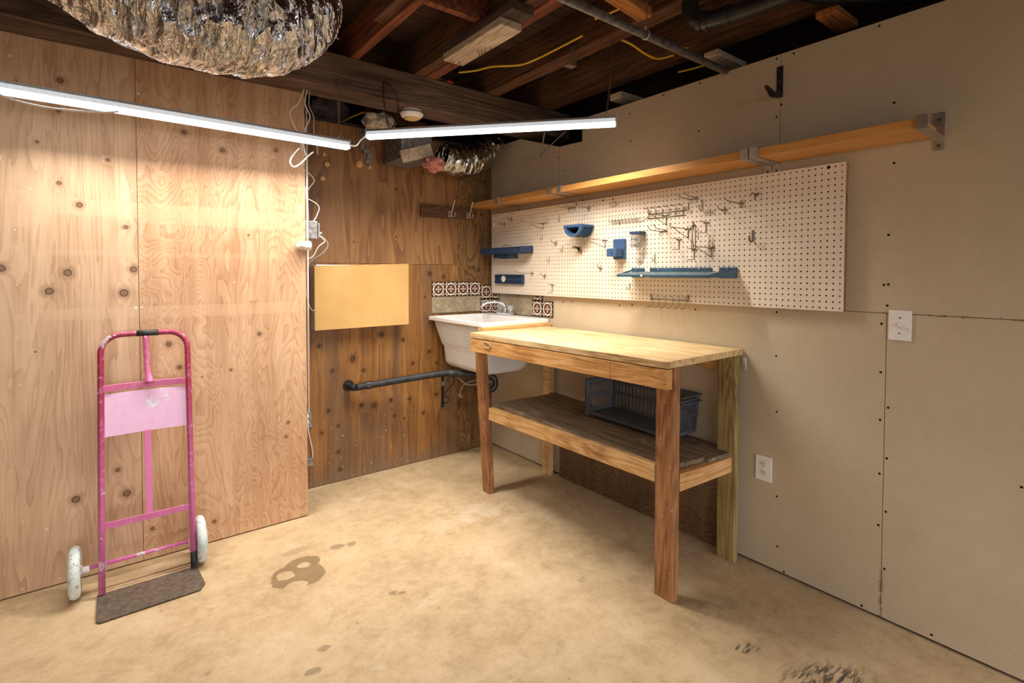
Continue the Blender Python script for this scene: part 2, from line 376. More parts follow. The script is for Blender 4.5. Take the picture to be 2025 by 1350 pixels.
M['beam'] = wood('old_beam_wood', rgb(52, 38, 32), rgb(86, 68, 58), rgb(122, 100, 86), 'x', .8, .85, 1.0, .1)
M['joist'] = wood('old_joist_wood', rgb(54, 34, 24), rgb(88, 58, 42), rgb(122, 86, 62), 'y', .8, .85)
M['joist_red'] = wood('reddish_joist_wood', rgb(64, 32, 24), rgb(112, 62, 44), rgb(154, 94, 64), 'y', .8, .8)
M['subfloor'] = wood('subfloor_boards', rgb(38, 26, 22), rgb(62, 44, 36), rgb(88, 64, 52), 'x', .8, .9)
M['block_dark'] = wood('dark_blocking_wood', rgb(44, 34, 32), rgb(72, 58, 54), rgb(100, 84, 78), 'y', 1, .85)
M['block_pale'] = wood('whitewashed_block_wood', rgb(134, 116, 100), rgb(184, 166, 146), rgb(216, 200, 182), 'y', 1.2, .85, 1.0, .3)
M['bench_top'] = wood('bench_top_planks', rgb(164, 130, 84), rgb(208, 176, 126), rgb(230, 204, 160), 'y', 1.0, .5, 1.2, .1, .0, .25, .6)
M['bench_apron'] = wood('bench_apron_wood', rgb(146, 98, 52), rgb(202, 150, 90), rgb(228, 182, 122), 'y', 1.4, .55, 1.0, .55)
M['bench_leg'] = wood('bench_leg_wood', rgb(96, 62, 38), rgb(146, 100, 64), rgb(180, 132, 90), 'z', 1.4, .65, 1.0, .5)
M['bench_leg_green'] = wood('treated_leg_wood', rgb(86, 70, 40), rgb(134, 112, 68), rgb(168, 146, 96), 'z', 1.2, .7, 1.3, .1)
M['bench_rail'] = wood('bench_rail_wood', rgb(146, 104, 60), rgb(196, 152, 98), rgb(222, 186, 134), 'y', 1.3, .65, 1.0, .5, .25)
M['bench_rail_x'] = wood('bench_side_rail_wood', rgb(160, 108, 62), rgb(206, 156, 102), rgb(232, 188, 136), 'x', 1.3, .65)
M['shelf_plank'] = wood('dusty_shelf_plank', rgb(78, 64, 48), rgb(118, 100, 78), rgb(154, 136, 110), 'y', 1.1, .85, 1.0, .3, .35)
M['shelf_wood'] = wood('varnished_shelf_wood', rgb(176, 118, 58), rgb(200, 144, 80), rgb(214, 160, 96), 'y', .8, .35, .5, 0, 0, .05)
M['cap_wood'] = wood('sink_ledge_wood', rgb(176, 128, 70), rgb(208, 164, 102), rgb(226, 188, 130), 'x', 1.2, .6)
M['rail_walnut'] = wood('brown_hook_rail_wood', rgb(56, 36, 22), rgb(88, 58, 38), rgb(112, 78, 52), 'x', 1.2, .6)
M['diag_wood'] = wood('amber_brace_wood', rgb(110, 66, 30), rgb(160, 104, 54), rgb(190, 134, 78), 'x', 1.0, .8)
M['black_plastic'] = plain('black_pipe_plastic', rgb(36, 36, 38), .32, 0, .3, 25)
M['pipe_dusty'] = plain('dusty_black_pipe', rgb(40, 40, 41), .6, 0, .6, 18)
M['black_metal'] = plain('black_painted_metal', rgb(34, 35, 38), .45, .3, .2)
M['iron'] = metal('galvanised_pipe_metal', rgb(150, 148, 146), .55, .35)
M['steel'] = metal('brushed_steel', rgb(196, 192, 186), .35)
M['chrome'] = metal('chrome', rgb(220, 222, 226), .12)
M['wire'] = metal('zinc_wire', rgb(150, 140, 122), .4, .2)
M['wire_dark'] = metal('dark_zinc_wire', rgb(112, 102, 88), .45, .2)
M['screw'] = metal('screw_metal', rgb(120, 112, 100), .4)
M['white_plastic'] = plain('white_plastic', rgb(232, 226, 220), .35, 0, .03)
M['sink_plastic'] = plain('sink_plastic', rgb(232, 228, 224), .38, 0, .04, 6)
M['cream_plastic'] = plain('aged_white_plastic', rgb(226, 216, 192), .5, 0, .05)
M['detector_cap'] = plain('yellowed_plastic', rgb(214, 184, 128), .5, 0, .06)
M['slot_dark'] = plain('dark_opening', rgb(18, 16, 15), .8, 0, .1)
M['cable_white'] = plain('white_cable', rgb(226, 220, 212), .45, 0, .05)
M['cable_grey'] = plain('grey_cable', rgb(150, 142, 136), .5, 0, .05)
M['cable_yellow'] = plain('yellow_cable', rgb(222, 178, 34), .4, 0, .08)
M['blue'] = plain('blue_plastic', rgb(54, 84, 122), .42, 0, .12, 14)
M['blue_deep'] = plain('deep_blue_plastic', rgb(32, 56, 88), .4, 0, .12, 14)
M['teal'] = plain('dusty_dark_blue_plastic', rgb(40, 74, 96), .5, 0, .25, 16)
M['dust'] = plain('dusty_tray_surface', rgb(92, 106, 110), .8, 0, .35, 40)
M['crate'] = plain('slate_crate_plastic', rgb(72, 78, 86), .5, 0, .18, 12)
M['insul'] = plain('grey_insulation', rgb(120, 106, 110), .95, 0, .35, 18, .8)
M['insul_pink'] = plain('pink_insulation', rgb(200, 132, 124), .95, 0, .3, 30, .9)
M['insul_dirty'] = plain('dirty_insulation', rgb(176, 158, 140), .95, 0, .35, 26, .9)
M['ground_dark'] = plain('darkened_ground', rgb(88, 86, 84), .9, 0, .3, 20)  # unseen ground, darkened to limit light bounced up to the ceiling
M['red'] = plain('red_plastic', rgb(170, 30, 40), .4)
M['jar_clear'] = None
M['nail'] = plain('rusty_nail', rgb(60, 46, 38), .6, .5)
M['wheel'] = plain('dirty_white_rubber', rgb(206, 214, 212), .7, 0, .16, 26, .2)
def wheelmat():
    g = G('scuffed_white_rubber'); n = g.noise(g.obj, 60, 4, .7); n2 = g.noise(g.obj, 12, 3, .6)
    col = g.ramp(n2, [(.3, rgb(186, 198, 198)), (.7, rgb(224, 228, 222))])
    col = g.mix(g.m('MULTIPLY', g.step(n, .55, .68), .8), col, rgb(92, 92, 76))
    g.bump(n, .3, .002); return g.out(col, .75)
M['wheel'] = wheelmat()
def truckmat(name, a, b, white=.6, off=0.0):
    g = G(name); X, Y, Z = g.sep(g.obj); n = g.noise(g.map(g.obj, (1, 1, .5), (off, 0, 0)), 7, 5, .65)
    t = g.step(g.m('ADD', Z, g.m('MULTIPLY', n, .35)), .35, 1.15)
    col = g.mix(t, b, a)
    n2 = g.noise(g.obj, 42, 5, .7); col = g.mix(g.m('MULTIPLY', g.step(n2, .50, .68), .45), col, rgb(222, 150, 190))
    n3 = g.noise(g.map(g.obj, (1, 1, 1), (off, 2, 5)), 9, 4, .7)
    col = g.mix(g.m('MULTIPLY', g.step(n3, .60, .63), white), col, rgb(214, 222, 224))
    n4 = g.noise(g.map(g.obj, (1, 1, 1), (off+3, 7, 5)), 16, 3, .6)
    col = g.mix(g.m('MULTIPLY', g.step(n4, .71, .74), .8), col, rgb(84, 72, 78))
    return g.out(col, .42, 0, .5)
M['truck'] = truckmat('faded_magenta_paint', rgb(152, 42, 72), rgb(186, 96, 142), .5)
M['truck_pale'] = truckmat('faded_pink_paint', rgb(228, 184, 216), rgb(222, 172, 208), .95, 4.0)
M['truck_mid'] = truckmat('pink_paint', rgb(206, 104, 150), rgb(208, 110, 166), .7, 8.0)
M['toe'] = plain('worn_brown_steel', rgb(112, 98, 84), .6, .35, .3, 60, .2)
def foil(name, tint, bs=1.0):
    g = G(name); n = g.noise(g.map(g.obj, (1, .28, .28)), 46, 3, .55, .8); v = g.vor(g.map(g.obj, (1.3, .5, .5)), 20)
    g.bump(g.m('ADD', g.m('MULTIPLY', n, .8), g.m('MULTIPLY', v, 1.2)), bs, .045)
    return g.out(tint, .16, 1.0)
M['foil'] = foil('crumpled_foil', rgb(226, 228, 234))
M['foil2'] = foil('dull_foil', rgb(196, 192, 184), .5)
def hardboard():
    g = G('tan_hardboard'); n = g.noise(g.obj, 180, 3, .6); n2 = g.noise(g.obj, 4, 3, .5)
    col = g.ramp(g.m('ADD', g.m('MULTIPLY', n, .5), g.m('MULTIPLY', n2, .5)), [(.35, rgb(186, 146, 84)), (.65, rgb(208, 168, 104))])
    return g.out(col, .6)
M['hardboard'] = hardboard()
def pegmat():
    g = G('pegboard_white'); n = g.noise(g.obj, 3, 4, .6); n2 = g.noise(g.obj, 60, 3, .6)
    col = g.ramp(g.m('ADD', g.m('MULTIPLY', n, .7), g.m('MULTIPLY', n2, .3)), [(.3, rgb(214, 198, 178)), (.7, rgb(230, 216, 198))])
    return g.out(col, .45, 0, .4)
M['peg'] = pegmat()
def stonemat():
    g = G('beige_stone_tile'); n = g.noise(g.obj, 9, 7, .75, .8); n2 = g.noise(g.obj, 70, 4, .7)
    col = g.ramp(g.m('ADD', g.m('MULTIPLY', n, .6), g.m('MULTIPLY', n2, .4)), [(.35, rgb(104, 92, 70)), (.52, rgb(154, 138, 112)), (.68, rgb(188, 178, 154))])
    g.bump(n2, .25, .002); return g.out(col, .6)
M['stone'] = stonemat()
def tilemat(flat):
    g = G('patterned_tile_'+flat); X, Y, Z = g.sep(g.obj)
    H = .052
    u = g.m('DIVIDE', X if flat == 'y' else Y, H); w = g.m('DIVIDE', g.m('SUBTRACT', Z, .055), H)
    r = g.m('SQRT', g.m('ADD', g.m('MULTIPLY', u, u), g.m('MULTIPLY', w, w)))
    th = g.m('ARCTAN2', w, u)
    c4 = g.m('COSINE', g.m('MULTIPLY', th, 4)); c8 = g.m('COSINE', g.m('MULTIPLY', th, 12))
    au = g.m('ABSOLUTE', u); aw = g.m('ABSOLUTE', w)
    dk, wh, br = rgb(58, 34, 26), rgb(222, 208, 190), rgb(86, 44, 34)
    # corner arcs
    du = g.m('SUBTRACT', 1.0, au); dw_ = g.m('SUBTRACT', 1.0, aw)
    rc = g.m('SQRT', g.m('ADD', g.m('MULTIPLY', du, du), g.m('MULTIPLY', dw_, dw_)))
    arc = g.m('MULTIPLY', g.step(g.m('ABSOLUTE', g.m('SUBTRACT', rc, .33)), .09, .05), 1.0)
    col = g.mix(arc, dk, wh)
    # scalloped pale ring
    rr = g.m('ADD', .80, g.m('MULTIPLY', c8, .05)); ring = g.step(g.m('ABSOLUTE', g.m('SUBTRACT', r, rr)), .13, .08)
    gap = g.step(g.m('ABSOLUTE', g.m('COSINE', g.m('MULTIPLY', th, 2))), .05, .16)
    col = g.mix(g.m('MULTIPLY', ring, g.m('ADD', .25, g.m('MULTIPLY', gap, .75))), col, wh)
    ctr = g.step(r, .70, .66); col = g.mix(ctr, col, br)
    # four petal flower
    pet = g.m('MULTIPLY', g.m('ABSOLUTE', g.m('COSINE', g.m('MULTIPLY', th, 2))), .46)
    fl = g.step(g.m('SUBTRACT', r, pet), .03, -.03); col = g.mix(fl, col, wh)
    pet2 = g.m('MULTIPLY', g.m('ABSOLUTE', g.m('COSINE', g.m('MULTIPLY', th, 2))), .30)
    fl2 = g.m('MULTIPLY', g.step(g.m('SUBTRACT', r, pet2), .02, -.02), g.step(r, .10, .14)); col = g.mix(fl2, col, br)
    edge = g.step(g.m('MAXIMUM', au, aw), .955, .985); col = g.mix(edge, col, dk)
    return g.out(col, .25, 0, .5)
M['tile_y'] = tilemat('y'); M['tile_x'] = tilemat('x')
def emis(name, c, s):
    g = G(name); g.b.inputs['Base Color'].default_value = (.9, .9, .9, 1)
    g.b.inputs['Emission Color'].default_value = c; g.b.inputs['Emission Strength'].default_value = s; return g.mat
M['led'] = emis('lit_diffuser', LED_COL, LED); M['led2'] = emis('lit_diffuser_cool', LED_COL2, LED)
def clear(name, c, rough=.15, tr=.9):
    g = G(name); g.b.inputs['Transmission Weight'].default_value = tr; g.b.inputs['IOR'].default_value = 1.3
    return g.out(c, rough)
M['jar_clear'] = clear('clear_plastic', rgb(232, 232, 226), .08)
M['acrylic'] = clear('clear_acrylic', rgb(225, 232, 238), .1, .7)
M['ribbed'] = plain('ribbed_translucent_plastic', rgb(200, 202, 204), .25, .3, .15, 80)
M['ribbed'].node_tree.nodes['Principled BSDF'].inputs['Emission Color'].default_value = (.9, .95, 1, 1)
M['ribbed'].node_tree.nodes['Principled BSDF'].inputs['Emission Strength'].default_value = .30

# ================================================================ SETTING
struct(MB().box(-4.6, 1.0, -6.5, .6, -.1, 0).build('floor', M['concrete'], keep=True))
# right wall: unpainted drywall sheets with open joints, screwed to dark framing
def sheets():
    mb = MB(); T = .0127; g = .0012; top = 2.36
    for y0, y1 in ((0, -.389), (-.389, -2.660), (-2.660, -6.5)):
        mb.box(0, T, y1+g, y0-g, .012, 1.2195-g)
    # upper sheets, irregular cut at the top near the beam
    for prof in ([(0, 1.2195+g), (-.786+g, 1.2195+g), (-.786+g, 2.223), (-.37, 2.358), (0, 2.358)],
                 [(-.786-g, 1.2195+g), (-2.238+g, 1.2195+g), (-2.238+g, top), (-.998, top), (-.998, 2.216), (-.786-g, 2.223)],
                 [(-2.238-g, 1.2195+g), (-4.6, 1.2195+g), (-4.6, top), (-2.238-g, top)],
                 [(-4.6-g, 1.2195+g), (-6.5, 1.2195+g), (-6.5, top), (-4.6-g, top)]):
        mb.prism([(0, a, b) for a, b in prof], (T, 0, 0))
    return mb
struct(sheets().build('wall_right', M['drywall'], keep=True))
# back wall plywood
g_ = .001
wb = struct(MB().box(-1.60, -.316-g_, 0, .012, .004, 1.436-g_).build('wall_back', M['ply_back_low'], keep=True))
struct(MB().box(-1.60, -.316-g_, 0, .012, 1.436+g_, 2.335).build('wall_back_upper', M['ply_back_up'], keep=True))
struct(MB().box(-.316+g_, -.0005, 0, .012, .004, 2.335).build('wall_back_corner', M['ply_back_right'], keep=True))
# plywood wall on the left, standing forward
struct(MB().box(-4.6, -2.293-g_, -.37, -.352, .006, 2.37).build('wall_left', M['ply_left'], keep=True))
struct(MB().box(-2.293+g_, -1.536, -.37, -.352, .006, 2.37).build('wall_left_end', M['ply_left_b'], keep=True))
struct(MB().box(-1.575, -1.537, -.351, -.001, 0, 2.37).build('wall_left_return', M['joist'], keep=True))
# closing off: dark framing behind the drywall, outer dark walls added against world-light leaks, a side wall
struct(MB().box(.70, .74, -6.5, .6, -.1, 2.9).build('wall_outer_right', M['subfloor'], keep=True))
struct(MB().box(.0135, .04, -6.5, .6, 0, 2.2).build('wall_right_backing', M['subfloor'], keep=True))
struct(MB().box(-4.6, .70, .55, .6, -.1, 2.9).build('wall_outer_back', M['subfloor'], keep=True))
struct(MB().box(-4.64, -4.6, -6.5, .6, -.1, 2.9).build('wall_outer_left', M['drywall'], keep=True))
struct(MB().box(-4.6, .70, -5.8, -5.7, 2.12, 2.9).build('wall_light_block', M['drywall'], keep=True))  # unseen header added to keep outside light off the upper walls
tag(MB().box(-14, 14, -24, -6.51, -.14, -.04).build('unseen_ground', M['ground_dark'], keep=True), kind='structure')  # unseen ground added to cut light rising to ceiling and joists
mb = MB()
y = .55
while y > -6.5:
    mb.box(-4.6, .7, y-.139, y, 2.745, 2.765); y -= .1405
struct(mb.build('ceiling', M['subfloor'], keep=True))
struct(MB().box(-.0012, -.020, -2.06, -.822, .004, .515).build('trim_1', M['ply_dark'], keep=True))

# ================================================================ CEILING TIMBERS
def timber(name, x0, x1, y0, y1, z0, z1, mat, label, cat='beam', group=None, R=None):
    return tag(MB().box(x0, x1, y0, y1, z0, z1, R).build(name, mat, bevel=.004), label, cat, group)
timber('ceiling_beam', -4.55, .30, -.57, -.37, 2.361, 2.544, M['beam'], 'big dark weathered timber beam crossing the room above the plywood wall', 'beam')
timber('ceiling_joist', -1.346, -1.30, -6.4, .5, 2.545, 2.744, M['joist_red'], 'reddish ceiling joist just right of the large foil duct', 'joist')
timber('ceiling_joist', -.962, -.892, -6.4, .5, 2.545, 2.744, M['joist'], 'left half of the doubled ceiling joist above the whitewashed block', 'joist')
timber('ceiling_joist', -.886, -.815, -6.4, .5, 2.545, 2.744, M['joist_red'], 'right half of the doubled ceiling joist beside the yellow cable', 'joist')
timber('ceiling_joist', -.445, -.345, -6.4, .5, 2.545, 2.744, M['joist'], 'ceiling joist that carries the metal angle bracket and the lamp chain', 'joist')
timber('ceiling_joist', .03, .14, -6.4, .5, 2.545, 2.744, M['joist'], 'ceiling joist nearest the drywall, running above its top edge', 'joist')
timber('ceiling_joist', -1.85, -1.80, -6.4, .5, 2.545, 2.744, M['joist'], 'ceiling joist half hidden above the right end of the large foil duct', 'joist')
timber('ceiling_joist', -2.33, -2.28, -6.4, .5, 2.545, 2.744, M['joist'], 'ceiling joist hidden above the middle of the large foil duct', 'joist')
timber('ceiling_joist', -2.83, -2.78, -6.4, .5, 2.545, 2.744, M['joist'], 'ceiling joist at the far left above the lamp', 'joist')
timber('joist_sister', -1.40, -1.347, -2.2, -1.0, 2.56, 2.744, M['joist'], 'rough dark board nailed along the reddish joist', 'board')
timber('blocking_board', -1.299, -.963, -1.32, -1.28, 2.56, 2.744, M['joist_red'], 'reddish blocking board between the reddish joist and the doubled joist', 'board')
timber('blocking_board', -.814, -.446, -2.05, -2.01, 2.58, 2.744, M['joist'], 'brown blocking board between doubled joist and bracket joist', 'board')
timber('brace_board', -.80, -.50, -1.93, -1.86, 2.50, 2.544, M['diag_wood'], 'amber rough sawn brace under the joists beside the grey pipe', 'board', R=RZ(.12))
timber('wall_block', .02, .24, -2.46, -2.37, 2.47, 2.50, M['diag_wood'], 'short amber wood block above the drywall near the wrapped pipe', 'block')
timber('wall_block', .02, .40, -1.30, -1.21, 2.42, 2.46, M['block_pale'], 'pale wood block above the drywall behind the lamp chain', 'block')
timber('wall_block', .02, .30, -1.92, -1.84, 2.47, 2.50, M['block_pale'], 'small grey wood block above the drywall behind the grey pipe end', 'block')
t = thing('ceiling_block', (-.95, -1.27, 2.47), 'whitewashed block with bent nails hung under the doubled joist', 'block')
MB().box(-1.022, -.902, -1.50, -1.0, 2.470, 2.505).build('pale_board', M['block_pale'], t, .003)
MB().box(-1.022, -.902, -1.585, -1.0, 2.506, 2.5445).build('dark_board', M['block_dark'], t, .003)
mb = MB()
for (x, y_, dx, dy, l) in ((-.99, -1.03, -.01, .0, .035), (-.975, -1.035, -.015, .005, .04), (-.95, -1.04, .012, -.004, .04), (-.955, -1.22, .03, .02, .03), (-.945, -1.24, .02, .03, .035), (-.94, -1.27, .005, .03, .04), (-.93, -1.29, .012, .0, .04)):
    mb.tube([(x, y_, 2.472), (x+dx, y_+dy, 2.472-l)], .0016, 6)
mb.build('nails', M['nail'], t); tag(bpy.data.objects['nails'], kind='stuff')

# angle bracket and hooks on the joists
t = MB(); t.box(-.452, -.448, -1.395, -1.355, 2.46, 2.57); t.box(-.50, -.448, -1.395, -1.355, 2.456, 2.46)
tag(t.build('angle_bracket', M['steel'], bevel=.0005), 'small metal angle bracket screwed to the side of a ceiling joist', 'bracket')

# grey conduit
t = thing('metal_pipe', (-.95, -1.98, 2.355), 'grey galvanised pipe crossing under the joists into the drywall top', 'pipe')
MB().tube([(-4.5, -1.985, 2.362), (.06, -1.975, 2.362)], .0165, 16).build('pipe', M['iron'], t, smooth=True)
mb = MB(); pts = [(-.63+.0, -1.98+.019*math.cos(a), 2.362+.019*math.sin(a)) for a in [math.radians(q) for q in range(0, 360, 20)]]
mb.tube(pts, .0035, 6, closed=True); mb.tube([(-.63, -1.98, 2.380), (-.63, -1.98, 2.40), (-.615, -1.98, 2.545)], .003, 6)
mb.build('strap', M['steel'], t, smooth=True)
# black drain pipe with elbow
t = thing('drain_pipe', (-.33, -2.1, 2.47), 'fat black plastic drain pipe with elbow under the joists at top right', 'pipe')
pts = spline([(-.40, -2.035, 2.543), (-.40, -2.04, 2.50), (-.395, -2.07, 2.452), (-.38, -2.14, 2.44), (-.335, -2.31, 2.445), (-.24, -2.85, 2.47)], 6)
MB().tube(pts, .036, 20).build('pipe', M['black_plastic'], t, smooth=True)
mb = MB()
for i in (13, 15, 20):
    a = pts[i]; b = pts[i]+(pts[i+1]-pts[i]).normalized()*.02; mb.tube([a, b], .0405, 20)
mb.build('coupling', M['black_plastic'], t, smooth=False)
# wrapped black pipe at the very top right
pts = spline([(-.16, -2.30, 2.600), (-.02, -2.42, 2.530), (.26, -2.66, 2.530), (.50, -2.92, 2.533)], 8)
mb = MB().tube([p+Vector((0, 0, .0)) for p in pts], [.032+.003*math.sin(i*1.7) for i in range(len(pts))], 14)
tag(mb.build('wrapped_pipe', M['black_metal'], smooth=True), 'black tape-wrapped pipe along the top right edge above the drywall', 'pipe')

# ================================================================ FOIL DUCTS
def duct(name, pts, rad, ns, seg, amp, label, mat, ridge=.012, pitch=.03, ell_=(1, 1)):
    P = spline(pts, ns); n = len(P); vs = []; fs = []; L = 0
    for i, p in enumerate(P):
        t_ = (P[min(i+1, n-1)]-P[max(i-1, 0)]).normalized()
        if i: L += (P[i]-P[i-1]).length
        sd = t_.cross(Vector((0, 0, 1)))
        if sd.length < .3: sd = Vector((0, 1, 0))
        sd.normalize(); u_ = sd.cross(t_).normalized()
        f = i/(n-1)*(len(rad)-1); k0 = int(f); k1 = min(k0+1, len(rad)-1); R = rad[k0]*(1-(f-k0))+rad[k1]*(f-k0)
        for k in range(seg):
            a = 2*math.pi*k/seg
            d = sd*math.cos(a)*ell_[0]+u_*math.sin(a)*ell_[1]
            q = p+d*R
            nn = noise.noise(Vector((L*30, a*2.2, 3)))*amp + noise.noise(Vector((q.x*14, q.y*6, q.z*6)))*amp*1.6 + noise.noise(Vector((L*90+a*3, a*7, 9)))*amp*.55
            w = abs(noise.noise(Vector((L*45+noise.noise(Vector((a*3, L*6, 0)))*3, a*1.2, 1))))*ridge
            vs.append(q+d*(nn-w))
    for i in range(n-1):
        for k in range(seg):
            l = (k+1) % seg; fs.append((i*seg+k, i*seg+l, (i+1)*seg+l, (i+1)*seg+k))
    mb = MB(); mb.add(vs, fs)
    return tag(mb.build(name, mat, smooth=True), label, 'duct')
duct('foil_duct', [(-1.66, -1.05, 2.74), (-1.80, -1.20, 2.54), (-1.86, -1.32, 2.36), (-1.98, -1.38, 2.26), (-2.15, -1.40, 2.235), (-2.32, -1.40, 2.26), (-2.48, -1.42, 2.345), (-2.62, -1.46, 2.46), (-2.74, -1.5, 2.60)],
     [.14, .17, .185, .195, .2, .2, .195, .19, .18], 34, 150, .0045, 'large crumpled silver foil duct sagging below the joists at top left', M['foil'], .016)
duct('foil_duct', [(-.15, -.20, 2.50), (-.15, -.20, 2.35), (-.24, -.21, 2.235), (-.38, -.22, 2.175), (-.50, -.22, 2.165), (-.58, -.22, 2.175)],
     [.08, .10, .11, .115, .11, .10], 16, 72, .004, 'smaller silver foil duct bulging down in the back corner behind the lamp', M['foil2'], .010)
t = thing('duct_hood', (-.75, -.2, 2.1), 'grey sheet metal duct box behind the right lamp with pink insulation', 'duct box')
mb = MB().hexa([(-.92, -.02, 2.11), (-.92, -.30, 2.11), (-.70, -.30, 2.11), (-.70, -.02, 2.11)], [(-.92, -.02, 2.30), (-.92, -.30, 2.30), (-.70, -.30, 2.30), (-.70, -.02, 2.30)])
mb.build('box', M['iron'], t, .003)
mb = MB().box(-.93, -.70, -.315, -.30, 2.11, 2.19, RY(-.35)); mb.build('flap', M['block_pale'], t, .002)
def lump(c, s, mat, name, parent=None, n=3, amp=.35):
    bm = bmesh.new(); bmesh.ops.create_icosphere(bm, subdivisions=n, radius=1)
    for v in bm.verts:
        d = v.co.normalized(); k = 1+noise.noise(d*2.2+Vector(c)*5)*amp+noise.noise(d*6+Vector(c))*amp*.5
        v.co = Vector((d.x*s[0]*k+c[0], d.y*s[1]*k+c[1], d.z*s[2]*k+c[2]))
    mb = MB(); mb.add([v.co.copy() for v in bm.verts], [tuple(v.index for v in f.verts) for f in bm.faces]); bm.free()
    return mb.build(name, mat, parent, smooth=True)
o = lump((-.70, -.33, 2.09), (.07, .05, .045), M['insul_pink'], 'insulation_tuft', t, 4, .6)
tag(lump((-1.22, .20, 2.45), (.14, .09, .11), M['insul'], 'insulation_wad', None, 4, .3), 'dark grey insulation bundle in the gap above the back plywood wall', 'insulation')
tag(lump((-1.04, -.23, 2.325), (.10, .07, .06), M['insul_dirty'], 'insulation_wad', None, 4, .4), 'dirty tan insulation tuft above left end of the right lamp', 'insulation')
tag(lump((-1.44, .10, 2.45), (.035, .05, .06), M['foil2'], 'foil_wad', None, 4, .5), 'crumpled foil scrap in the gap above the back wall beside the cables', 'foil')
timber('gap_board', -1.5, -.2, .015, .055, 2.20, 2.36, M['block_dark'], 'dark plate board along the top of the back plywood wall', 'board')
timber('gap_board', -1.10, -.60, -.12, -.06, 2.37, 2.44, M['joist'], 'brown board in the gap under the beam behind the smoke detector', 'board', R=RZ(.3))

# ================================================================ SHOP LIGHTS
def shop_light(A, B, led, led_c, label, power=1.0, spread=LED_SPREAD):
    A = Vector(A); B = Vector(B); d = (B-A); L = d.length; d.normalize(); s = Vector((d.y, -d.x, 0)).normalized()
    if s.dot(Vector((-.6, -.8, 0))) < 0: s = -s       # s points to the camera side
    upv = Vector((0, 0, 1)); t = thing('shop_light', (A+B)/2, label, 'lamp')
    def P(along, side, h): return A+d*along+s*side+upv*h
    def bx(mb, a0, a1, s0, s1, h0, h1): return mb.hexa([P(a0, s0, h0), P(a1, s0, h0), P(a1, s1, h0), P(a0, s1, h0)], [P(a0, s0, h1), P(a1, s0, h1), P(a1, s1, h1), P(a0, s1, h1)])
    mb = MB(); bx(mb, 0, L, -.022, .022, .040, .048); bx(mb, 0, L, -.025, .025, .036, .040)
    mb.build('housing', M['steel'], t, .001)
    # ribbed sides
    mb = MB(); n = int(L/.012)
    bx(mb, .004, L-.004, -.026, .026, .017, .0358)
    for i in range(n):
        a = .006+i*.012
        bx(mb, a, a+.006, .026, .0275, .017, .035); bx(mb, a, a+.006, -.0275, -.026, .017, .035)
    mb.build('ribbed_side', M['ribbed'], t)
    mb = MB(); prof = [(-.027, .0168), (-.027, .006), (-.018, .0005), (0, -.001), (.018, .0005), (.027, .006), (.027, .0168)]
    vs = [P(a, q, h) for a in (.004, L-.004) for q, h in prof]; m = len(prof)
    mb.add(vs, [tuple(range(m)), tuple(range(2*m-1, m-1, -1))]+[(i, (i+1) % m, (i+1) % m+m, i+m) for i in range(m)])
    mb.build('diffuser', led, t)
    ld = bpy.data.lights.new('led_strip', 'AREA'); ld.shape = 'RECTANGLE'; ld.size = L-.02; ld.size_y = .034
    ld.energy = LED_W*power; ld.color = led_c[:3]; ld.spread = math.radians(spread)
    lo = bpy.data.objects.new('led_strip', ld); COL.objects.link(lo); lo.parent = t
    m3 = Matrix((d, s, d.cross(s))).transposed()
    if (m3 @ Vector((0, 0, 1))).z < 0: m3 = Matrix((d, -s, d.cross(-s))).transposed()
    lo.rotation_euler = m3.to_euler(); lo.location = P(L/2, 0, -.0025)-t.location
    for a0 in (-.004, L-.002):
        mb = MB(); bx(mb, a0, a0+.006, -.029, .029, -.001, .049); mb.build('end_cap', M['acrylic'], t, .002)
    for a0 in (.05, L-.05):
        mb = MB().tube([P(a0, -.01, .048), P(a0, -.006, .062), P(a0, .006, .062), P(a0, .01, .048)], .0015, 6); mb.build('hook', M['steel'], t)
    return t
shop_light((-1.265, -.60, 2.110), (-.368, -1.596, 2.116), M['led'], LED_COL, 'right shop light with ribbed sides hung by chain below the joists')
shop_light((-1.377, -.60, 2.036), (-2.715, -.655, 2.036), M['led2'], LED_COL2, 'left shop light hung in front of the plywood wall below the beam', .46, 130)
# no lamps stand behind the camera; world light fills the room from there
def chain(name, pts, r, w, label, mat):
    P = spline(pts, 30); mb = MB(); acc = 0; last = P[0]; pitch = r*2.6; k = 0
    L = [0]
    for i in range(1, len(P)): L.append(L[-1]+(P[i]-P[i-1]).length)
    tot = L[-1]; n = int(tot/pitch)
    for j in range(n):
        s0 = (j+.5)*pitch; i = 1
        while i < len(L)-1 and L[i] < s0: i += 1
        t = (s0-L[i-1])/(L[i]-L[i-1]+1e-9); c = P[i-1].lerp(P[i], t); d = (P[i]-P[i-1]).normalized()
        e = d.orthogonal().normalized(); f = d.cross(e)
        if j % 2: e = f
        ring = [c+d*math.cos(a)*r*1.9+e*math.sin(a)*r for a in [2*math.pi*q/10 for q in range(10)]]
        mb.tube(ring, w, 5, closed=True)
    return tag(mb.build(name, mat, smooth=True), label, 'chain')
chain('hanging_chain', [(-1.419, -.576, 2.406), (-1.421, -.590, 2.30), (-1.427, -.602, 2.100)], .0055, .0019, 'silver chain from the beam face to the left shop light', M['wire'])
chain('hanging_chain', [(-.40, -1.596, 2.544), (-.401, -1.59, 2.36), (-.402, -1.562, 2.178)], .0045, .0016, 'brass coloured chain from joist to the outer end of the right shop light', M['wire_dark'])
chain('hanging_chain', [(-1.155, -.575, 2.455), (-1.10, -.60, 2.40), (-1.085, -.60, 2.28), (-1.13, -.60, 2.19), (-1.155, -.60, 2.24), (-1.17, -.60, 2.34), (-1.16, -.575, 2.455)], .0045, .0015, 'rusty looped chain hanging on the beam above the right shop light', M['nail'])

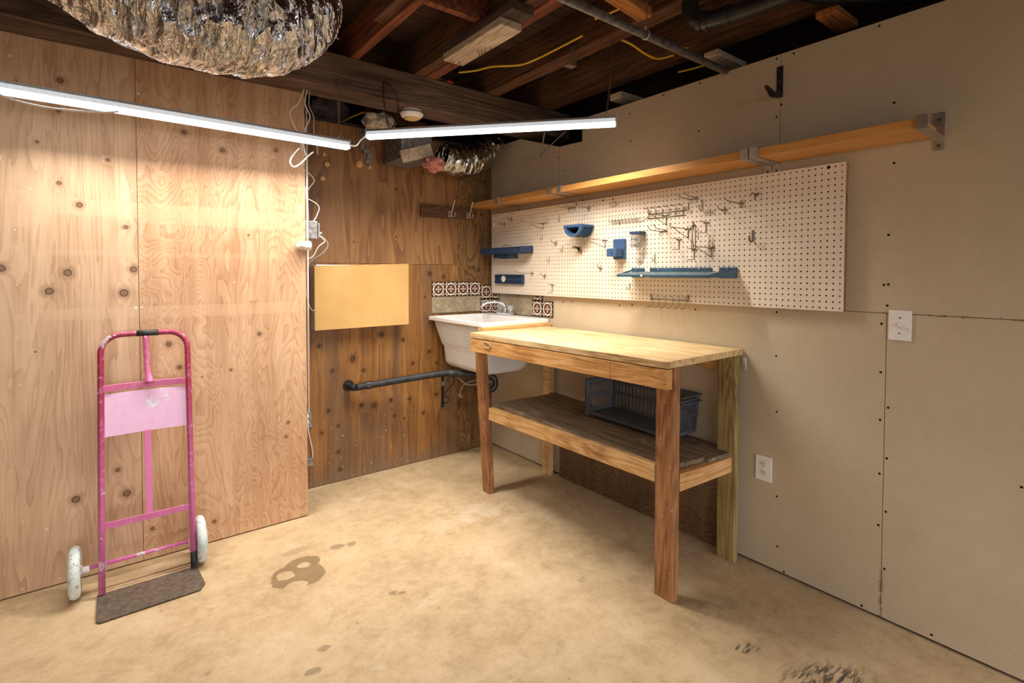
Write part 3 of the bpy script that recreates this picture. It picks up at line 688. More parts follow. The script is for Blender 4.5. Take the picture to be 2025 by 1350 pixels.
def cable(name, pts, r, mat, label, cat='cable', n=8):
    return tag(MB().tube(spline(pts, n), r, 8).build(name, mat, smooth=True), label, cat)
cable('lamp_cord', [(-1.375, -.60, 2.062), (-1.335, -.60, 2.063), (-1.305, -.60, 2.10), (-1.270, -.60, 2.13)], .0045, M['cable_white'], 'short white cord linking the two shop lights end to end')
cable('lamp_cord', [(-2.75, -.70, 2.05), (-2.69, -.70, 2.015), (-2.58, -.70, 2.0), (-2.44, -.69, 2.012), (-2.36, -.68, 2.03)], .0035, M['cable_white'], 'white cord sagging below the left end of the left shop light')
cable('white_cable', [(-1.56, -.45, 2.36), (-1.59, -.45, 2.28), (-1.632, -.45, 2.23), (-1.62, -.45, 2.17), (-1.585, -.45, 2.10), (-1.572, -.45, 2.03)], .0035, M['cable_white'], 'leftmost white cable dropping from the beam behind the left lamp')
cable('white_cable', [(-1.545, -.45, 2.36), (-1.555, -.45, 2.28), (-1.53, -.45, 2.22), (-1.555, -.45, 2.15), (-1.57, -.46, 2.08), (-1.56, -.47, 2.0)], .0035, M['cable_white'], 'middle twisted white cable dropping from the beam behind the left lamp')
cable('grey_cable', [(-1.53, -.45, 2.36), (-1.535, -.45, 2.28), (-1.51, -.45, 2.22), (-1.51, -.45, 2.14), (-1.495, -.45, 2.07), (-1.49, -.45, 2.02)], .004, M['cable_grey'], 'grey cable dropping from the beam at the plywood corner')
cable('white_cable', [(-1.60, -.50, 2.03), (-1.625, -.5, 2.0), (-1.648, -.5, 1.955), (-1.632, -.5, 1.928), (-1.60, -.5, 1.945), (-1.56, -.5, 1.99), (-1.53, -.50, 2.02)], .0042, M['cable_white'], 'white cable loop hanging below the right end of the left lamp')
cable('white_cable', [(-1.515, -.25, 1.975), (-1.475, -.25, 1.945), (-1.45, -.25, 1.912), (-1.475, -.25, 1.87), (-1.50, -.25, 1.835)], .0035, M['cable_white'], 'upper zigzag of white cable beside the plywood edge')
cable('white_cable', [(-1.51, -.25, 1.81), (-1.45, -.25, 1.785), (-1.423, -.25, 1.755), (-1.44, -.25, 1.70), (-1.46, -.25, 1.655), (-1.42, -.25, 1.59), (-1.392, -.25, 1.56), (-1.43, -.25, 1.525), (-1.46, -.25, 1.47), (-1.50, -.25, 1.45)], .0035, M['cable_white'], 'lower white cable curling past the metal junction box')
cable('grey_cable', [(-1.43, -.2, 1.60), (-1.385, -.2, 1.585), (-1.357, -.2, 1.54), (-1.388, -.2, 1.492), (-1.46, -.2, 1.44), (-1.487, -.2, 1.37), (-1.487, -.2, 1.25), (-1.46, -.19, 1.16), (-1.42, -.16, 1.14)], .0045, M['cable_grey'], 'grey cable curving from the junction box down behind the tan cabinet')
t = MB().tube([(-1.522, -.357, 2.30), (-1.522, -.357, .58)], .0055, 10)
tag(t.build('conduit', M['white_plastic'], smooth=True), 'thin white conduit running down the edge of the forward plywood wall', 'conduit')
cable('yellow_cable', [(-.75, -.72, 2.56), (-.70, -.82, 2.552), (-.66, -.93, 2.55), (-.57, -1.06, 2.54), (-.53, -1.15, 2.55), (-.52, -1.32, 2.555), (-.50, -1.49, 2.57)], .006, M['cable_yellow'], 'long yellow cable stapled between joists right of the whitewashed block')
cable('yellow_cable', [(-.345, -1.58, 2.57), (-.28, -1.62, 2.54), (-.18, -1.63, 2.515), (-.09, -1.64, 2.51), (-.02, -1.69, 2.53)], .006, M['cable_yellow'], 'thick yellow cable sagging between joists beside the grey pipe')
cable('yellow_cable', [(-.345, -1.66, 2.575), (-.2, -1.70, 2.56), (-.06, -1.73, 2.545), (.0, -1.76, 2.55)], .004, M['cable_yellow'], 'thin yellow cable just above the sagging thick yellow one')
cable('yellow_cable', [(-.56, -1.63, 2.58), (-.555, -1.72, 2.575), (-.545, -1.85, 2.58), (-.54, -2.006, 2.62)], .005, M['cable_yellow'], 'short yellow cable behind the grey pipe near the amber brace')
cable('yellow_cable', [(.02, -1.69, 2.45), (.09, -1.76, 2.47), (.16, -1.85, 2.50)], .005, M['cable_yellow'], 'short yellow cable above the drywall top near the pipe end')
cable('yellow_cable', [(-1.16, .1, 2.38), (-1.10, .06, 2.42), (-1.02, .02, 2.46)], .005, M['cable_yellow'], 'short yellow cable in the gap above the back plywood')
t = thing('wire_splice', (-.72, -.577, 2.55), 'red and black wire splice on the top edge of the beam', 'wire connector')
MB().tube([(-.85, -.574, 2.558), (-.79, -.578, 2.552), (-.755, -.578, 2.549)], .005, 8).build('black_wire', M['black_plastic'], t, smooth=True)
MB().lathe([(.004, 0), (.008, .008), (.006, .045), (.003, .05)], (-.75, -.58, 2.550), 'x', 12).build('red_cap', M['red'], t, smooth=True)
# grey strap at duct end
tag(MB().tube(spline([(-1.72, -.95, 2.50), (-1.60, -.85, 2.535), (-1.48, -.76, 2.54)], 6), .006, 4).build('duct_strap', M['steel'], smooth=False), 'grey metal strap beside right end of the large foil duct', 'strap')

# smoke detector
t = thing('smoke_detector', (-.93, -.475, 2.32), 'round white smoke detector under the beam above the right lamp', 'smoke detector')
c = (-.935, -.475, 2.318)
MB().lathe([(.060, .042), (.064, .030), (.066, .030)], c, 'z', 40).build('base', M['white_plastic'], t, smooth=False)
MB().lathe([(.052, .030), (.054, .022)], c, 'z', 40).build('vents', M['slot_dark'], t)
MB().lathe([(.068, .023), (.070, .018), (.062, .004), (.05, -.006)], c, 'z', 40).build('cover', M['white_plastic'], t, smooth=False)
MB().lathe([(.0498, -.0055), (.036, -.013), (.012, -.015)], c, 'z', 40).build('cap', M['detector_cap'], t, smooth=True)

# white triangular bracket & black hook on drywall
t = MB().tube([(-.004, -.64, 2.352), (-.004, -.598, 2.200)], .006, 6); t.tube([(-.006, -.598, 2.204), (-.006, -.85, 2.31)], .0035, 6); t.lathe([(.008, 0), (.008, .006)], (-.010, -.598, 2.196), 'x', 12)
tag(t.build('shelf_bracket', M['cable_grey']), 'pale folding wire bracket high on the drywall behind the right lamp', 'bracket')
t = thing('utility_hook', (0, -2.235, 2.165), 'large black storage hook screwed high on the drywall above the shelf', 'hook')
MB().box(-.006, -.0005, -2.250, -2.222, 2.165, 2.305).build('plate', M['black_metal'], t, .003)
mb = MB().hexa([(-.006, -2.250, 2.165), (-.006, -2.222, 2.165), (-.006, -2.222, 2.182), (-.006, -2.250, 2.182)], [(-.07, -2.248, 2.158), (-.07, -2.224, 2.158), (-.07, -2.224, 2.176), (-.07, -2.248, 2.176)])
mb.hexa([(-.07, -2.248, 2.158), (-.07, -2.224, 2.158), (-.07, -2.224, 2.176), (-.07, -2.248, 2.176)], [(-.13, -2.244, 2.187), (-.13, -2.228, 2.187), (-.13, -2.228, 2.193), (-.13, -2.244, 2.193)])
mb.build('arm', M['black_metal'], t, .002)
for z_ in (2.19, 2.235, 2.285): MB().lathe([(.005, 0), (.004, .003)], (-.009, -2.236, z_), 'x', 10).build('screw', M['screw'], t)

# small flat bracket hanging on back wall behind lamps
t = MB().box(-1.075, -1.045, -.010, -.001, 2.19, 2.33); t.box(-1.06, -1.01, -.03, -.001, 2.165, 2.195); t.box(-1.035, -1.0, -.012, -.001, 2.10, 2.17, RY(.3))
tag(t.build('metal_hanger', M['iron'], bevel=.001), 'grey metal hanger plate on the back plywood between the lamps', 'hanger')
knob = [(-1.081, 2.094, .0225), (-1.295, 2.066, .018), (-1.324, 1.972, .016), (-1.313, 2.125, .012), (-1.011, 2.082, .011)]
names = ['largest round wooden plug in the back plywood left of the hanger plate', 'round wooden plug near the plywood corner, upper', 'round wooden plug near the plywood corner, lower', 'small round wooden plug just below the left lamp end', 'small yellowish wooden plug beneath the hanger plate']
for (x, z_, r), nm in zip(knob, names):
    tag(MB().lathe([(r, 0), (r, -.010), (r*.85, -.014)], (x, -.001, z_), 'y', 20).build('wooden_plug', M['bench_rail_x'], smooth=False), nm, 'plug', 'plugs in the back plywood')

# ================================================================ WALL SHELVES
def shelf(y0, y1, label):
    t = MB().box(-.205, -.004, y1, y0, 1.872, 1.908)
    return tag(t.build('wall_shelf', M['shelf_wood'], bevel=.0015), label, 'shelf', 'wooden shelves above the pegboard')
shelf(-.004, -.936, 'short far wooden wall shelf at the back corner above the pegboard')
shelf(-.940, -2.212, 'middle wooden wall shelf directly above the pegboard centre')
shelf(-2.216, -2.800, 'near wooden wall shelf ending right of the pegboard')
def shelf_bracket(y0, label):
    w = .035; t = thing('bracket', (0, y0, 1.82), label, 'bracket', 'steel shelf brackets')
    def U(mb, x0, x1, z0, z1): return mb.box(x0, x1, y0-w, y0, z0, z1)
    mb = MB(); U(mb, -.212, -.004, 1.866, 1.871); U(mb, -.216, -.206, 1.866, 1.914); U(mb, -.212, -.150, 1.909, 1.914)
    mb.box(-.212, -.004, y0-w, y0-w+.003, 1.866, 1.885) if False else None
    mb.build('arm', M['steel'], t, .0008)
    MB().box(-.004, -.0005, y0-w, y0, 1.822, 1.960).build('plate', M['steel'], t, .001)
    for z_ in (1.84, 1.935): MB().lathe([(.0065, 0), (.005, .0025)], (-.0063, y0-w/2, z_), 'x', 12).build('screw', M['screw'], t)
    return t
shelf_bracket(-2.792, 'steel bracket at the near end of the shelves, right of the pegboard')
shelf_bracket(-2.212+.001, 'right one of the paired steel brackets above the pegboard hole rows')
shelf_bracket(-2.170, 'left one of the paired steel brackets near the shelf joint')
shelf_bracket(-.992, 'right one of the paired steel brackets at the far shelf joint')
shelf_bracket(-.902, 'left one of the paired steel brackets at the far shelf joint')
shelf_bracket(-.345, 'far steel bracket under the shelf near the back corner')

# ================================================================ PEGBOARD
PX = -.036
def pegboard(y0, cols, label, big=()):
    p = .0254; rows = 24; z0 = 1.218; R = .0040; t = thing('pegboard', (0, y0-cols*p/2, z0), label, 'pegboard', 'white pegboards on the drywall')
    mb = MB(); vs = []; fs = []; vid = {}
    def V(q):
        k = (round(q[0], 5), round(q[1], 5), round(q[2], 5))
        if k not in vid: vid[k] = len(vs); vs.append(q)
        return vid[k]
    for i in range(cols):
        for j in range(rows):
            cy = y0-(i+.5)*p; cz = z0+(j+.5)*p; h = p/2
            outer = [(-1, -1), (0, -1), (1, -1), (1, 0), (1, 1), (0, 1), (-1, 1), (-1, 0)]
            r = R*2.0 if (i, j) in big else R
            O = [V((PX, cy+a*h, cz+b*h)) for a, b in outer]
            I = []; J = []
            for a, b in outer:
                l = math.hypot(a, b); I.append(V((PX, cy+a/l*r, cz+b/l*r))); J.append(V((PX+.005, cy+a/l*r, cz+b/l*r)))
            for k in range(8):
                l = (k+1) % 8; fs.append((O[k], O[l], I[l], I[k])); fs.append((I[k], I[l], J[l], J[k]))
    mb.add(vs, fs)
    yb = y0-cols*p; zt = z0+rows*p
    mb.box(PX+.0001, PX+.005, yb, yb+.0015, z0, zt); mb.box(PX+.0001, PX+.005, y0-.0015, y0, z0, zt)
    mb.box(PX+.0001, PX+.005, yb, y0, z0, z0+.001); mb.box(PX+.0001, PX+.005, yb, y0, zt-.001, zt)
    mb.build('panel', M['peg'], t)
    mb = MB(); e = .0006
    mb.box(PX+.0052, -.001, yb+.002, yb+.022, z0+.004, zt-.004); mb.box(PX+.0052, -.001, y0-.022, y0-.002, z0+.004, zt-.004)
    mb.box(PX+.0052, -.001, yb+.0225, y0-.0225, zt-.0055, zt-.004) ; mb.box(PX+.0052, -.001, yb+.0225, y0-.0225, z0+.004, z0+.0055)
    mb.build('frame', M['bench_leg'], t)
    MB().box(PX+.012, PX+.014, yb+.023, y0-.023, z0+.006, zt-.006).build('hole_shade', M['slot_dark'], t)  # dark sheet added so the holes read as shaded
    return t
pegboard(-.055, 48, 'far white pegboard panel next to the sink corner', {(2, 23), (36, 23), (45, 23)})
pegboard(-1.2745, 49, 'near white pegboard panel holding the long blue tray shelf', {(0, 23), (46, 23)})

wn = {}
def W_(name, mb, label, mat='wire', cat='peg hook', group='pegboard hooks'):
    return tag(mb.build(name, M[mat], smooth=True), label, cat, group)
F = PX-.0015
def single(y, z, l, dz, label, r=.0022, plate=True):
    mb = MB(); tip = (F-l, y, z+dz)
    mb.tube(spline([(F+.004, y, z+.018), (F-.001, y, z+.012), (F-.004, y, z), (F-l*.8, y, z+dz*.15), tip], 5), r, 6)
    if plate: mb.box(F-.003, F, y-.014, y+.016, z-.004, z+.003); mb.tube([(F-.002, y, z), (F-.002, y, z-.022)], r, 6)
    return W_('peg_hook', mb, label)
single(-2.084, 1.704, .155, .014, 'longest straight peg hook at upper right of the near pegboard', .0028)
single(-1.998, 1.682, .062, .017, 'short straight peg hook left below the longest hook', .0026)
single(-1.097, 1.78, .11, .010, 'thin straight peg hook near pegboard top, right of the twin pair')
single(-.551, 1.373, .15, .016, 'long thin peg hook just right of the low blue holder')
single(-.686, 1.356, .04, .021, 'short dark peg hook right of the long thin hook near the bottom')
single(-1.197, 1.405, .027, .024, 'short peg hook low on the board, left of the panel seam')
single(-.310, 1.775, .047, .012, 'short peg hook high near the back corner, right of two')
single(-.223, 1.744, .062, .012, 'short peg hook high near the back corner, left of two')
single(-.797, 1.576, .045, .022, 'short peg hook left of the curled metal clip')
def double(y1, z1, y2, z2, l, dz, label):
    mb = MB()
    for y, z in ((y1, z1), (y2, z2)):
        mb.tube(spline([(F-.001, y, z-.020), (F-.002, y, z), (F-l*.75, y, z+dz*.2), (F-l, y, z+dz)], 5), .0022, 6)
    mb.tube([(F-.002, y1, z1), (F-.002, y2, z2)], .0022, 6); mb.box(F-.002, F, min(y1, y2)-.006, max(y1, y2)+.006, z1-.003, z1+.004)
    return W_('twin_peg_hook', mb, label)
double(-1.811, 1.751, -1.849, 1.757, .11, .020, 'double-pronged peg hook at the top of the near pegboard')
double(-.917, 1.794, -.972, 1.795, .10, .014, 'double-pronged peg hook at the top of the far pegboard')
double(-1.628, 1.599, -1.666, 1.605, .11, .026, 'double-pronged peg hook right of the clear jar')
def tri(y, z, l, h, label, r=.0021):
    mb = MB(); mb.tube(spline([(F-l-.008, y, z+.022), (F-l-.004, y, z+.008), (F-l+.01, y, z+.003), (F-.01, y, z), (F-.001, y, z)], 5), r, 6)
    mb.tube([(F-l+.015, y, z+.002), (F-.002, y, z-h)], r, 6); mb.tube([(F-.002, y, z+.004), (F-.002, y, z-h)], r, 6)
    mb.tube([(F-.002, y-.02, z), (F-.002, y+.02, z)], r, 6); mb.box(F-.002, F, y-.016, y+.016, z-.004, z+.005)
    return W_('triangle_peg_hook', mb, label)
tri(-1.665, 1.681, .15, .048, 'triangular wire peg bracket beneath the wire basket rack')
tri(-1.799, 1.602, .150, .047, 'triangular wire peg bracket in the middle of the near pegboard')
tri(-1.931, 1.500, .150, .045, 'triangular wire peg bracket under the hanging spring clip')
tri(-1.232, 1.572, .195, .044, 'triangular wire peg bracket right of the half-round blue holder')
tri(-.668, 1.714, .195, .036, 'triangular wire peg bracket high on the far pegboard')
def clip(y, z, l, label):
    mb = MB(); mb.tube(spline([(F-l, y, z+.001), (F-l*.6, y, z+.004), (F-.006, y, z), (F-.002, y, z-.01), (F-.002, y, z-.045), (F-.010, y, z-.052), (F-l, y, z-.054)], 4), .002, 6)
    mb.tube([(F-.002, y-.018, z), (F-.002, y+.016, z)], .0025, 6)
    return W_('clip_peg_hook', mb, label)
clip(-1.745, 1.552, .055, 'C-shaped wire clip left of the triangular bracket in mid board')
clip(-1.835, 1.496, .060, 'C-shaped wire clip lowest of the three beside the spring clip')
clip(-1.901, 1.628, .060, 'C-shaped wire clip holding the top of the spring clip')
clip(-.764, 1.295, .045, 'C-shaped wire clip low on the far pegboard above the tiles')
def jhook(y, z, h, l, label, r=.0022, mat='wire'):
    mb = MB(); mb.tube(spline([(F-.001, y, z), (F-.002, y, z-h*.6), (F-.004, y, z-h*.92), (F-l*.5, y, z-h), (F-l*.9, y, z-h*.85), (F-l, y, z-h*.5)], 5), r, 6)
    return W_('j_peg_hook', mb, label, mat)
jhook(-1.800, 1.737, .040, .026, 'left small J hook right of the wire basket rack')
jhook(-1.878, 1.745, .055, .028, 'taller J hook further right of the wire basket rack')
jhook(-1.828, 1.640, .045, .020, 'small J hook above the middle triangular bracket')
jhook(-2.140, 1.575, .055, .032, 'thick dark J hook alone on the right part of the board', .004, 'wire_dark')
jhook(-1.593, 1.480, .042, .020, 'small J hook above the long blue tray shelf')
jhook(-1.423, 1.318, .038, .028, 'small L hook below the left end of the long blue tray shelf')
jhook(-.710, 1.745, .035, .025, 'faint J hook near top of the far board above the clip row')
jhook(-.658, 1.640, .035, .020, 'small J hook right of the deep blue tray, upper')
jhook(-.732, 1.490, .038, .028, 'small L hook right below the deep blue tray')
jhook(-.861, 1.555, .038, .022, 'small J hook left below the curled metal clip')
jhook(-.831, 1.760, .045, .012, 'short J hook with crossbar left above the half-round holder')
def loop(y, z, w, h, label):
    mb = MB(); P = [(F-.008, y+w, z), (F-.008, y+w*.3, z+h), (F-.008, y-w*.6, z+h*.7), (F-.006, y-w*.3, z-h*.6), (F-.008, y+w*.5, z-h*.7)]
    mb.tube(spline(P, 5, True), .0016, 6, closed=True); mb.tube([(F, y-w*.3, z-h*.5), (F-.006, y-w, z-.004), (F-.003, y-w*1.5, z+.008)], .0016, 6)
    return W_('wire_loop', mb, label, 'wire', 'wire loop')
loop(-1.301, 1.781, .030, .014, 'thin wire loop at the top of the panel seam')
loop(-1.490, 1.440, .018, .012, 'twisted wire loop above the long blue tray shelf')
loop(-1.915, 1.678, .020, .008, 'bent wire loop left of the short straight hook')
mb = MB().box(F-.012, F, -.095, -.088, 1.738, 1.766); W_('plastic_peg_clip', mb, 'tiny white clip at the far left edge of the pegboard', 'white_plastic', 'clip')
mb = MB().tube(spline([(F-.01, -2.135, 1.745), (F-.012, -2.148, 1.742), (F-.012, -2.155, 1.728), (F-.006, -2.150, 1.715)], 5), .003, 6); mb.tube([(F-.002, -2.152, 1.730), (F-.006, -2.168, 1.742)], .0035, 6)
W_('curled_hook', mb, 'small dark curled hook at the upper right of the hooks', 'wire_dark')
mb = MB().lathe([(.008, 0), (.009, .012), (.007, .03), (.004, .038)], (F-.045, -1.005, 1.537), 'x', 10); mb.box(F-.012, F, -1.04, -1.00, 1.52, 1.53, RX(.5)); mb.box(F-.012, F, -1.03, -1.015, 1.50, 1.54, RX(-.4))
W_('wing_clip', mb, 'stubby metal wing clip under the half-round blue holder', 'wire', 'clip')
# wire rack with rings
mb = MB()
for i in range(6):
    y = -1.555-i*.043; P = []
    for k in range(12):
        a = 2*math.pi*k/12; P.append((F-.035-.016*math.cos(a), y-.013*math.sin(a), 1.728))
    mb.tube(P, .0017, 5, closed=True)
    mb.tube(spline([(F-.019, y, 1.728), (F-.004, y, 1.722), (F-.003, y, 1.700), (F-.003, y, 1.672)], 4), .0017, 5)
for z_ in (1.700, 1.676): mb.tube([(F-.002, -1.545, z_), (F-.002, -1.785, z_)], .0022, 6)
W_('ring_tool_rack', mb, 'wire tool rack with a row of small rings on the near pegboard', 'wire', 'tool rack')
mb = MB(); mb.tube([(F-.014, -1.288, 1.680), (F-.014, -1.50, 1.680)], .0025, 6); mb.tube([(F-.002, -1.345, 1.682), (F-.002, -1.345, 1.655)], .002, 6); mb.tube(spline([(F-.014, -1.50, 1.680), (F-.008, -1.525, 1.682), (F-.002, -1.55, 1.685)], 4), .002, 6)
for i in range(9):
    y = -1.292-i*.024
    mb.tube(spline([(F-.004, y, 1.676), (F-.02, y-.004, 1.668), (F-.034, y, 1.678), (F-.032, y+.006, 1.705)], 4), .0018, 5)
W_('screwdriver_rack', mb, 'spiky coiled wire rack beside the seam on the near pegboard', 'wire', 'tool rack')
mb = MB(); mb.tube([(F-.002, -1.572, 1.262), (F-.002, -1.572, 1.225)], .0025, 6); mb.tube([(F-.002, -1.806, 1.262), (F-.002, -1.806, 1.225)], .0035, 6); mb.tube([(F-.004, -1.572, 1.232), (F-.004, -1.80, 1.232)], .0022, 6)
for i in range(6):
    y = -1.585-i*.042
    mb.tube(spline([(F-.030, y+.0, 1.250), (F-.006, y, 1.250), (F-.004, y, 1.225), (F-.008, y, 1.198), (F-.040, y, 1.190), (F-.055, y, 1.194)], 4), .0017, 5)
W_('prong_rack', mb, 'six-pronged wire rack on the bottom edge of the pegboard', 'wire', 'tool rack')
mb = MB()
for s_ in (-1, 1):
    P = [(F-.055, -1.868+.008*s_, 1.61), (F-.055, -1.868+.009*s_, 1.55), (F-.055, -1.872+.006*s_, 1.50), (F-.05, -1.87, 1.492)]
    mb.tube(P, .0024, 6)
mb.tube([(F-.055, -1.860, 1.612), (F-.055, -1.876, 1.612)], .005, 8); mb.tube([(F-.05, -1.850, 1.545), (F-.05, -1.853, 1.50), (F-.05, -1.862, 1.49)], .002, 6); mb.tube([(F-.05, -1.888, 1.60), (F-.05, -1.890, 1.54)], .002, 6)
W_('spring_clip', mb, 'long dark spring clip hanging between two wire hooks', 'wire_dark', 'clip')

# blue holders -----------------------------------------------------------
t = thing('half_round_holder', (PX, -1.0, 1.62), 'half-round blue ribbed plastic holder on the far pegboard', 'holder')
def halfring(mb, x0, x1, yc, zt, ro, ri, seg=14):
    def arc(r, rz): return [(yc-r*math.cos(math.pi*k/seg), zt-rz*math.sin(math.pi*k/seg)) for k in range(seg+1)]
    O = arc(ro, ro*.92); I = arc(ri, ri*.80); I = [(a, b-.012) for a, b in I]
    n = seg+1; vs = [(x, a, b) for x in (x0, x1) for a, b in O+I]
    fs = []
    for k in range(seg):
        fs += [(k, k+1, n+k+1, n+k), (2*n+k, 2*n+n+k, 2*n+n+k+1, 2*n+k+1), (k, 2*n+k, 2*n+k+1, k+1), (n+k, n+k+1, 3*n+k+1, 3*n+k)]
    fs += [(0, n, 3*n, 2*n), (n-1, 2*n+n-1, 3*n+n-1, n+n-1)]
    # top bar closes the ring
    mb.add(vs, fs); mb.box(min(x0, x1), max(x0, x1), yc-ro, yc+ro, zt-.012, zt+.004)
    return mb
mb = halfring(MB(), -.150, -.136, -1.065, 1.668, .078, .055); mb.build('front_plate', M['blue'], t, .002)
mb = MB()
for i in range(5): halfring(mb, -.130+i*.020, -.123+i*.020, -1.065, 1.668, .078, .050)
mb.box(-.136, PX-.001, -1.143, -.987, 1.656, 1.664); mb.build('ribs', M['blue'], t, .001)
mb = MB()
halfring(mb, -.136, PX-.002, -1.065, 1.662, .062, .050); mb.build('sleeve', M['blue_deep'], t, .001)

t = thing('small_blue_holder', (PX, -1.35, 1.455), 'blue plastic L-shaped holder right of the panel seam', 'holder')
MB().box(-.052, PX-.001, -1.395, -1.305, 1.455, 1.575).build('back_plate', M['blue'], t, .006)
MB().box(-.115, -.053, -1.383, -1.312, 1.470, 1.517).build('cup', M['blue'], t, .003)
MB().lathe([(.005, 0), (.005, .001)], (-.1165, -1.352, 1.49), 'x', 12).build('hole', M['slot_dark'], t)

t = thing('hardware_jar', (PX, -1.50, 1.51), 'small clear jar of screws hanging right of the blue L-shaped holder', 'jar')
MB().box(-.085, PX-.001, -1.532, -1.455, 1.592, 1.607).build('lid', M['blue_deep'], t, .002)
MB().lathe([(.028, 0), (.032, .006), (.032, .066), (.028, .070)], (-.070, -1.494, 1.518), 'z', 24).build('glass', M['jar_clear'], t, smooth=True)
mb = MB()
for i in range(26):
    a = random.random()*6.28; rr = random.random()*.018; x = -.07+rr*math.cos(a); y = -1.494+rr*math.sin(a); z_ = 1.526+random.random()*.040
    d = Vector((random.random()-.5, random.random()-.5, random.random()-.5)).normalized()*.011
    mb.tube([Vector((x, y, z_))-d*.9, Vector((x, y, z_))+d*.9], .0016, 5)
o = mb.build('screws', M['chrome'], t); o['kind'] = 'stuff'

t = thing('blue_tray', (PX, -.28, 1.515), 'deep blue shallow parts tray at far end of the pegboard', 'tray')
mb = MB().box(-.150, PX-.001, -.560, -.060, 1.515, 1.519); mb.build('bottom', M['blue_deep'], t, .001)
mb = MB().box(-.153, -.149, -.560, -.060, 1.515, 1.553); mb.box(-.149, PX-.001, -.560, -.556, 1.515, 1.562); mb.box(-.149, PX-.001, -.064, -.060, 1.515, 1.562); mb.box(PX-.005, PX-.001, -.556, -.064, 1.515, 1.568)
mb.build('side', M['blue_deep'], t, .001)
mb = MB()
for i in range(7): mb.box(-.12, PX-.003, -.20-i*.03, -.196-i*.03, 1.485, 1.514)
mb.box(-.05, PX-.001, -.39, -.18, 1.482, 1.488); mb.build('slots', M['teal'], t)
MB().tube(spline([(-.09, -.28, 1.565), (-.1, -.31, 1.58), (-.08, -.34, 1.575), (-.09, -.38, 1.57)], 5), .0022, 6).build('wire_scrap', M['wire'], t)
t = thing('blue_holder', (PX, -.295, 1.29), 'dark blue slotted tape holder low on the far pegboard', 'holder')
mb = MB().box(-.050, PX-.001, -.465, -.125, 1.292, 1.364); mb.build('body', M['blue_deep'], t, .004)
mb = MB().box(-.060, -.051, -.462, -.128, 1.354, 1.362); mb.box(-.060, -.051, -.462, -.128, 1.294, 1.302); mb.box(-.060, -.051, -.137, -.128, 1.302, 1.354); mb.box(-.060, -.051, -.462, -.45, 1.302, 1.354); mb.build('rim', M['blue_deep'], t, .001)
MB().box(-.0575, -.051, -.44, -.30, 1.318, 1.330).build('bar', M['teal'], t, .001)
MB().lathe([(.024, 0), (.024, .004)], (-.058, -.235, 1.330), 'x', 20).build('disc', M['cream_plastic'], t)

t = thing('long_tray_shelf', (PX, -1.75, 1.35), 'long dusty dark blue plastic tool shelf on the near pegboard', 'shelf')
mb = MB()
for a, b in ((-1.438, -1.526), (-1.565, -1.934), (-1.977, -2.068)): mb.box(-.045, PX-.001, b, a, 1.350, 1.404)
mb.build('back_plate', M['teal'], t, .003)
mb = MB()
TP = [(-.04, -1.445, 1.379), (-.120, -1.422, 1.370), (-.148, -1.427, 1.362), (-.148, -1.98, 1.362), (-.10, -2.045, 1.369), (-.04, -2.062, 1.379)]
mb.prism(TP, (0, 0, .003)); mb.build('tray', M['dust'], t)
mb = MB().box(-.156, -.149, -1.985, -1.425, 1.354, 1.367); mb.prism([(-.152, -1.985, 1.354), (-.152, -1.985, 1.367), (-.045, -2.066, 1.398), (-.045, -2.066, 1.352)], (.004, .003, 0)); mb.prism([(-.152, -1.425, 1.356), (-.152, -1.425, 1.367), (-.045, -1.437, 1.394), (-.045, -1.437, 1.385)], (.002, -.003, 0))
mb.build('lip', M['teal'], t, .001)
MB().box(-.158, -.1563, -1.603, -1.592, 1.356, 1.366).build('white_mark', M['white_plastic'], t)
for y in (-1.48, -1.625, -1.87, -2.02): MB().lathe([(.004, 0), (.003, .002)], (-.048, y, 1.396), 'x', 10).build('screw', M['chrome'], t)

# ================================================================ SWITCH, OUTLETS
t = thing('light_switch', (0, -2.704, 1.117), 'white toggle light switch on the drywall right of the pegboard', 'switch')
MB().box(-.006, -.0004, -2.741, -2.667, 1.117, 1.233).build('plate', M['white_plastic'], t, .002)
MB().box(-.0075, -.0055, -2.709, -2.699, 1.163, 1.187).build('slot', M['cream_plastic'], t)
MB().box(-.020, -.006, -2.708, -2.700, 1.172, 1.180, RY(.6)).build('toggle', M['white_plastic'], t, .001)
for z_ in (1.145, 1.205): MB().lathe([(.0032, 0), (.0025, .0015)], (-.0078, -2.704, z_), 'x', 10).build('screw', M['screw'], t)
def outlet(yc, zc, label):
    t = thing('wall_outlet', (0, yc, zc-.058), label, 'outlet')
    MB().box(-.006, -.0004, yc-.038, yc+.038, zc-.058, zc+.058).build('plate', M['white_plastic'], t, .002)
    for dz in (.0195, -.0195):
        r = MB().lathe([(.0165, 0), (.0165, .0015)], (-.0078, yc, zc+dz), 'x', 24).build('receptacle', M['cream_plastic'], t)
        mb = MB().box(-.0084, -.0075, yc+.005, yc+.0072, zc+dz-.001, zc+dz+.008); mb.box(-.0084, -.0075, yc-.0072, yc-.005, zc+dz, zc+dz+.007); mb.lathe([(.0025, 0), (.0025, .0006)], (-.0084, yc, zc+dz-.008), 'x', 8)
        mb.build('slots', M['slot_dark'], r)
    return t
outlet(-2.190, .466, 'white duplex outlet low on the drywall right of the workbench')
t = thing('grey_outlet', (-1.43, 0, .396), 'grey outlet plate on the back plywood low beside the plywood edge', 'outlet')
MB().box(-1.475, -1.402, -.008, -.001, .394, .505).build('plate', M['iron'], t, .002)
mb = MB()
for z_ in (.430, .470): mb.lathe([(.015, 0), (.015, -.003)], (-1.435, -.008, z_), 'y', 18)
mb.build('receptacle', M['cream_plastic'], t)
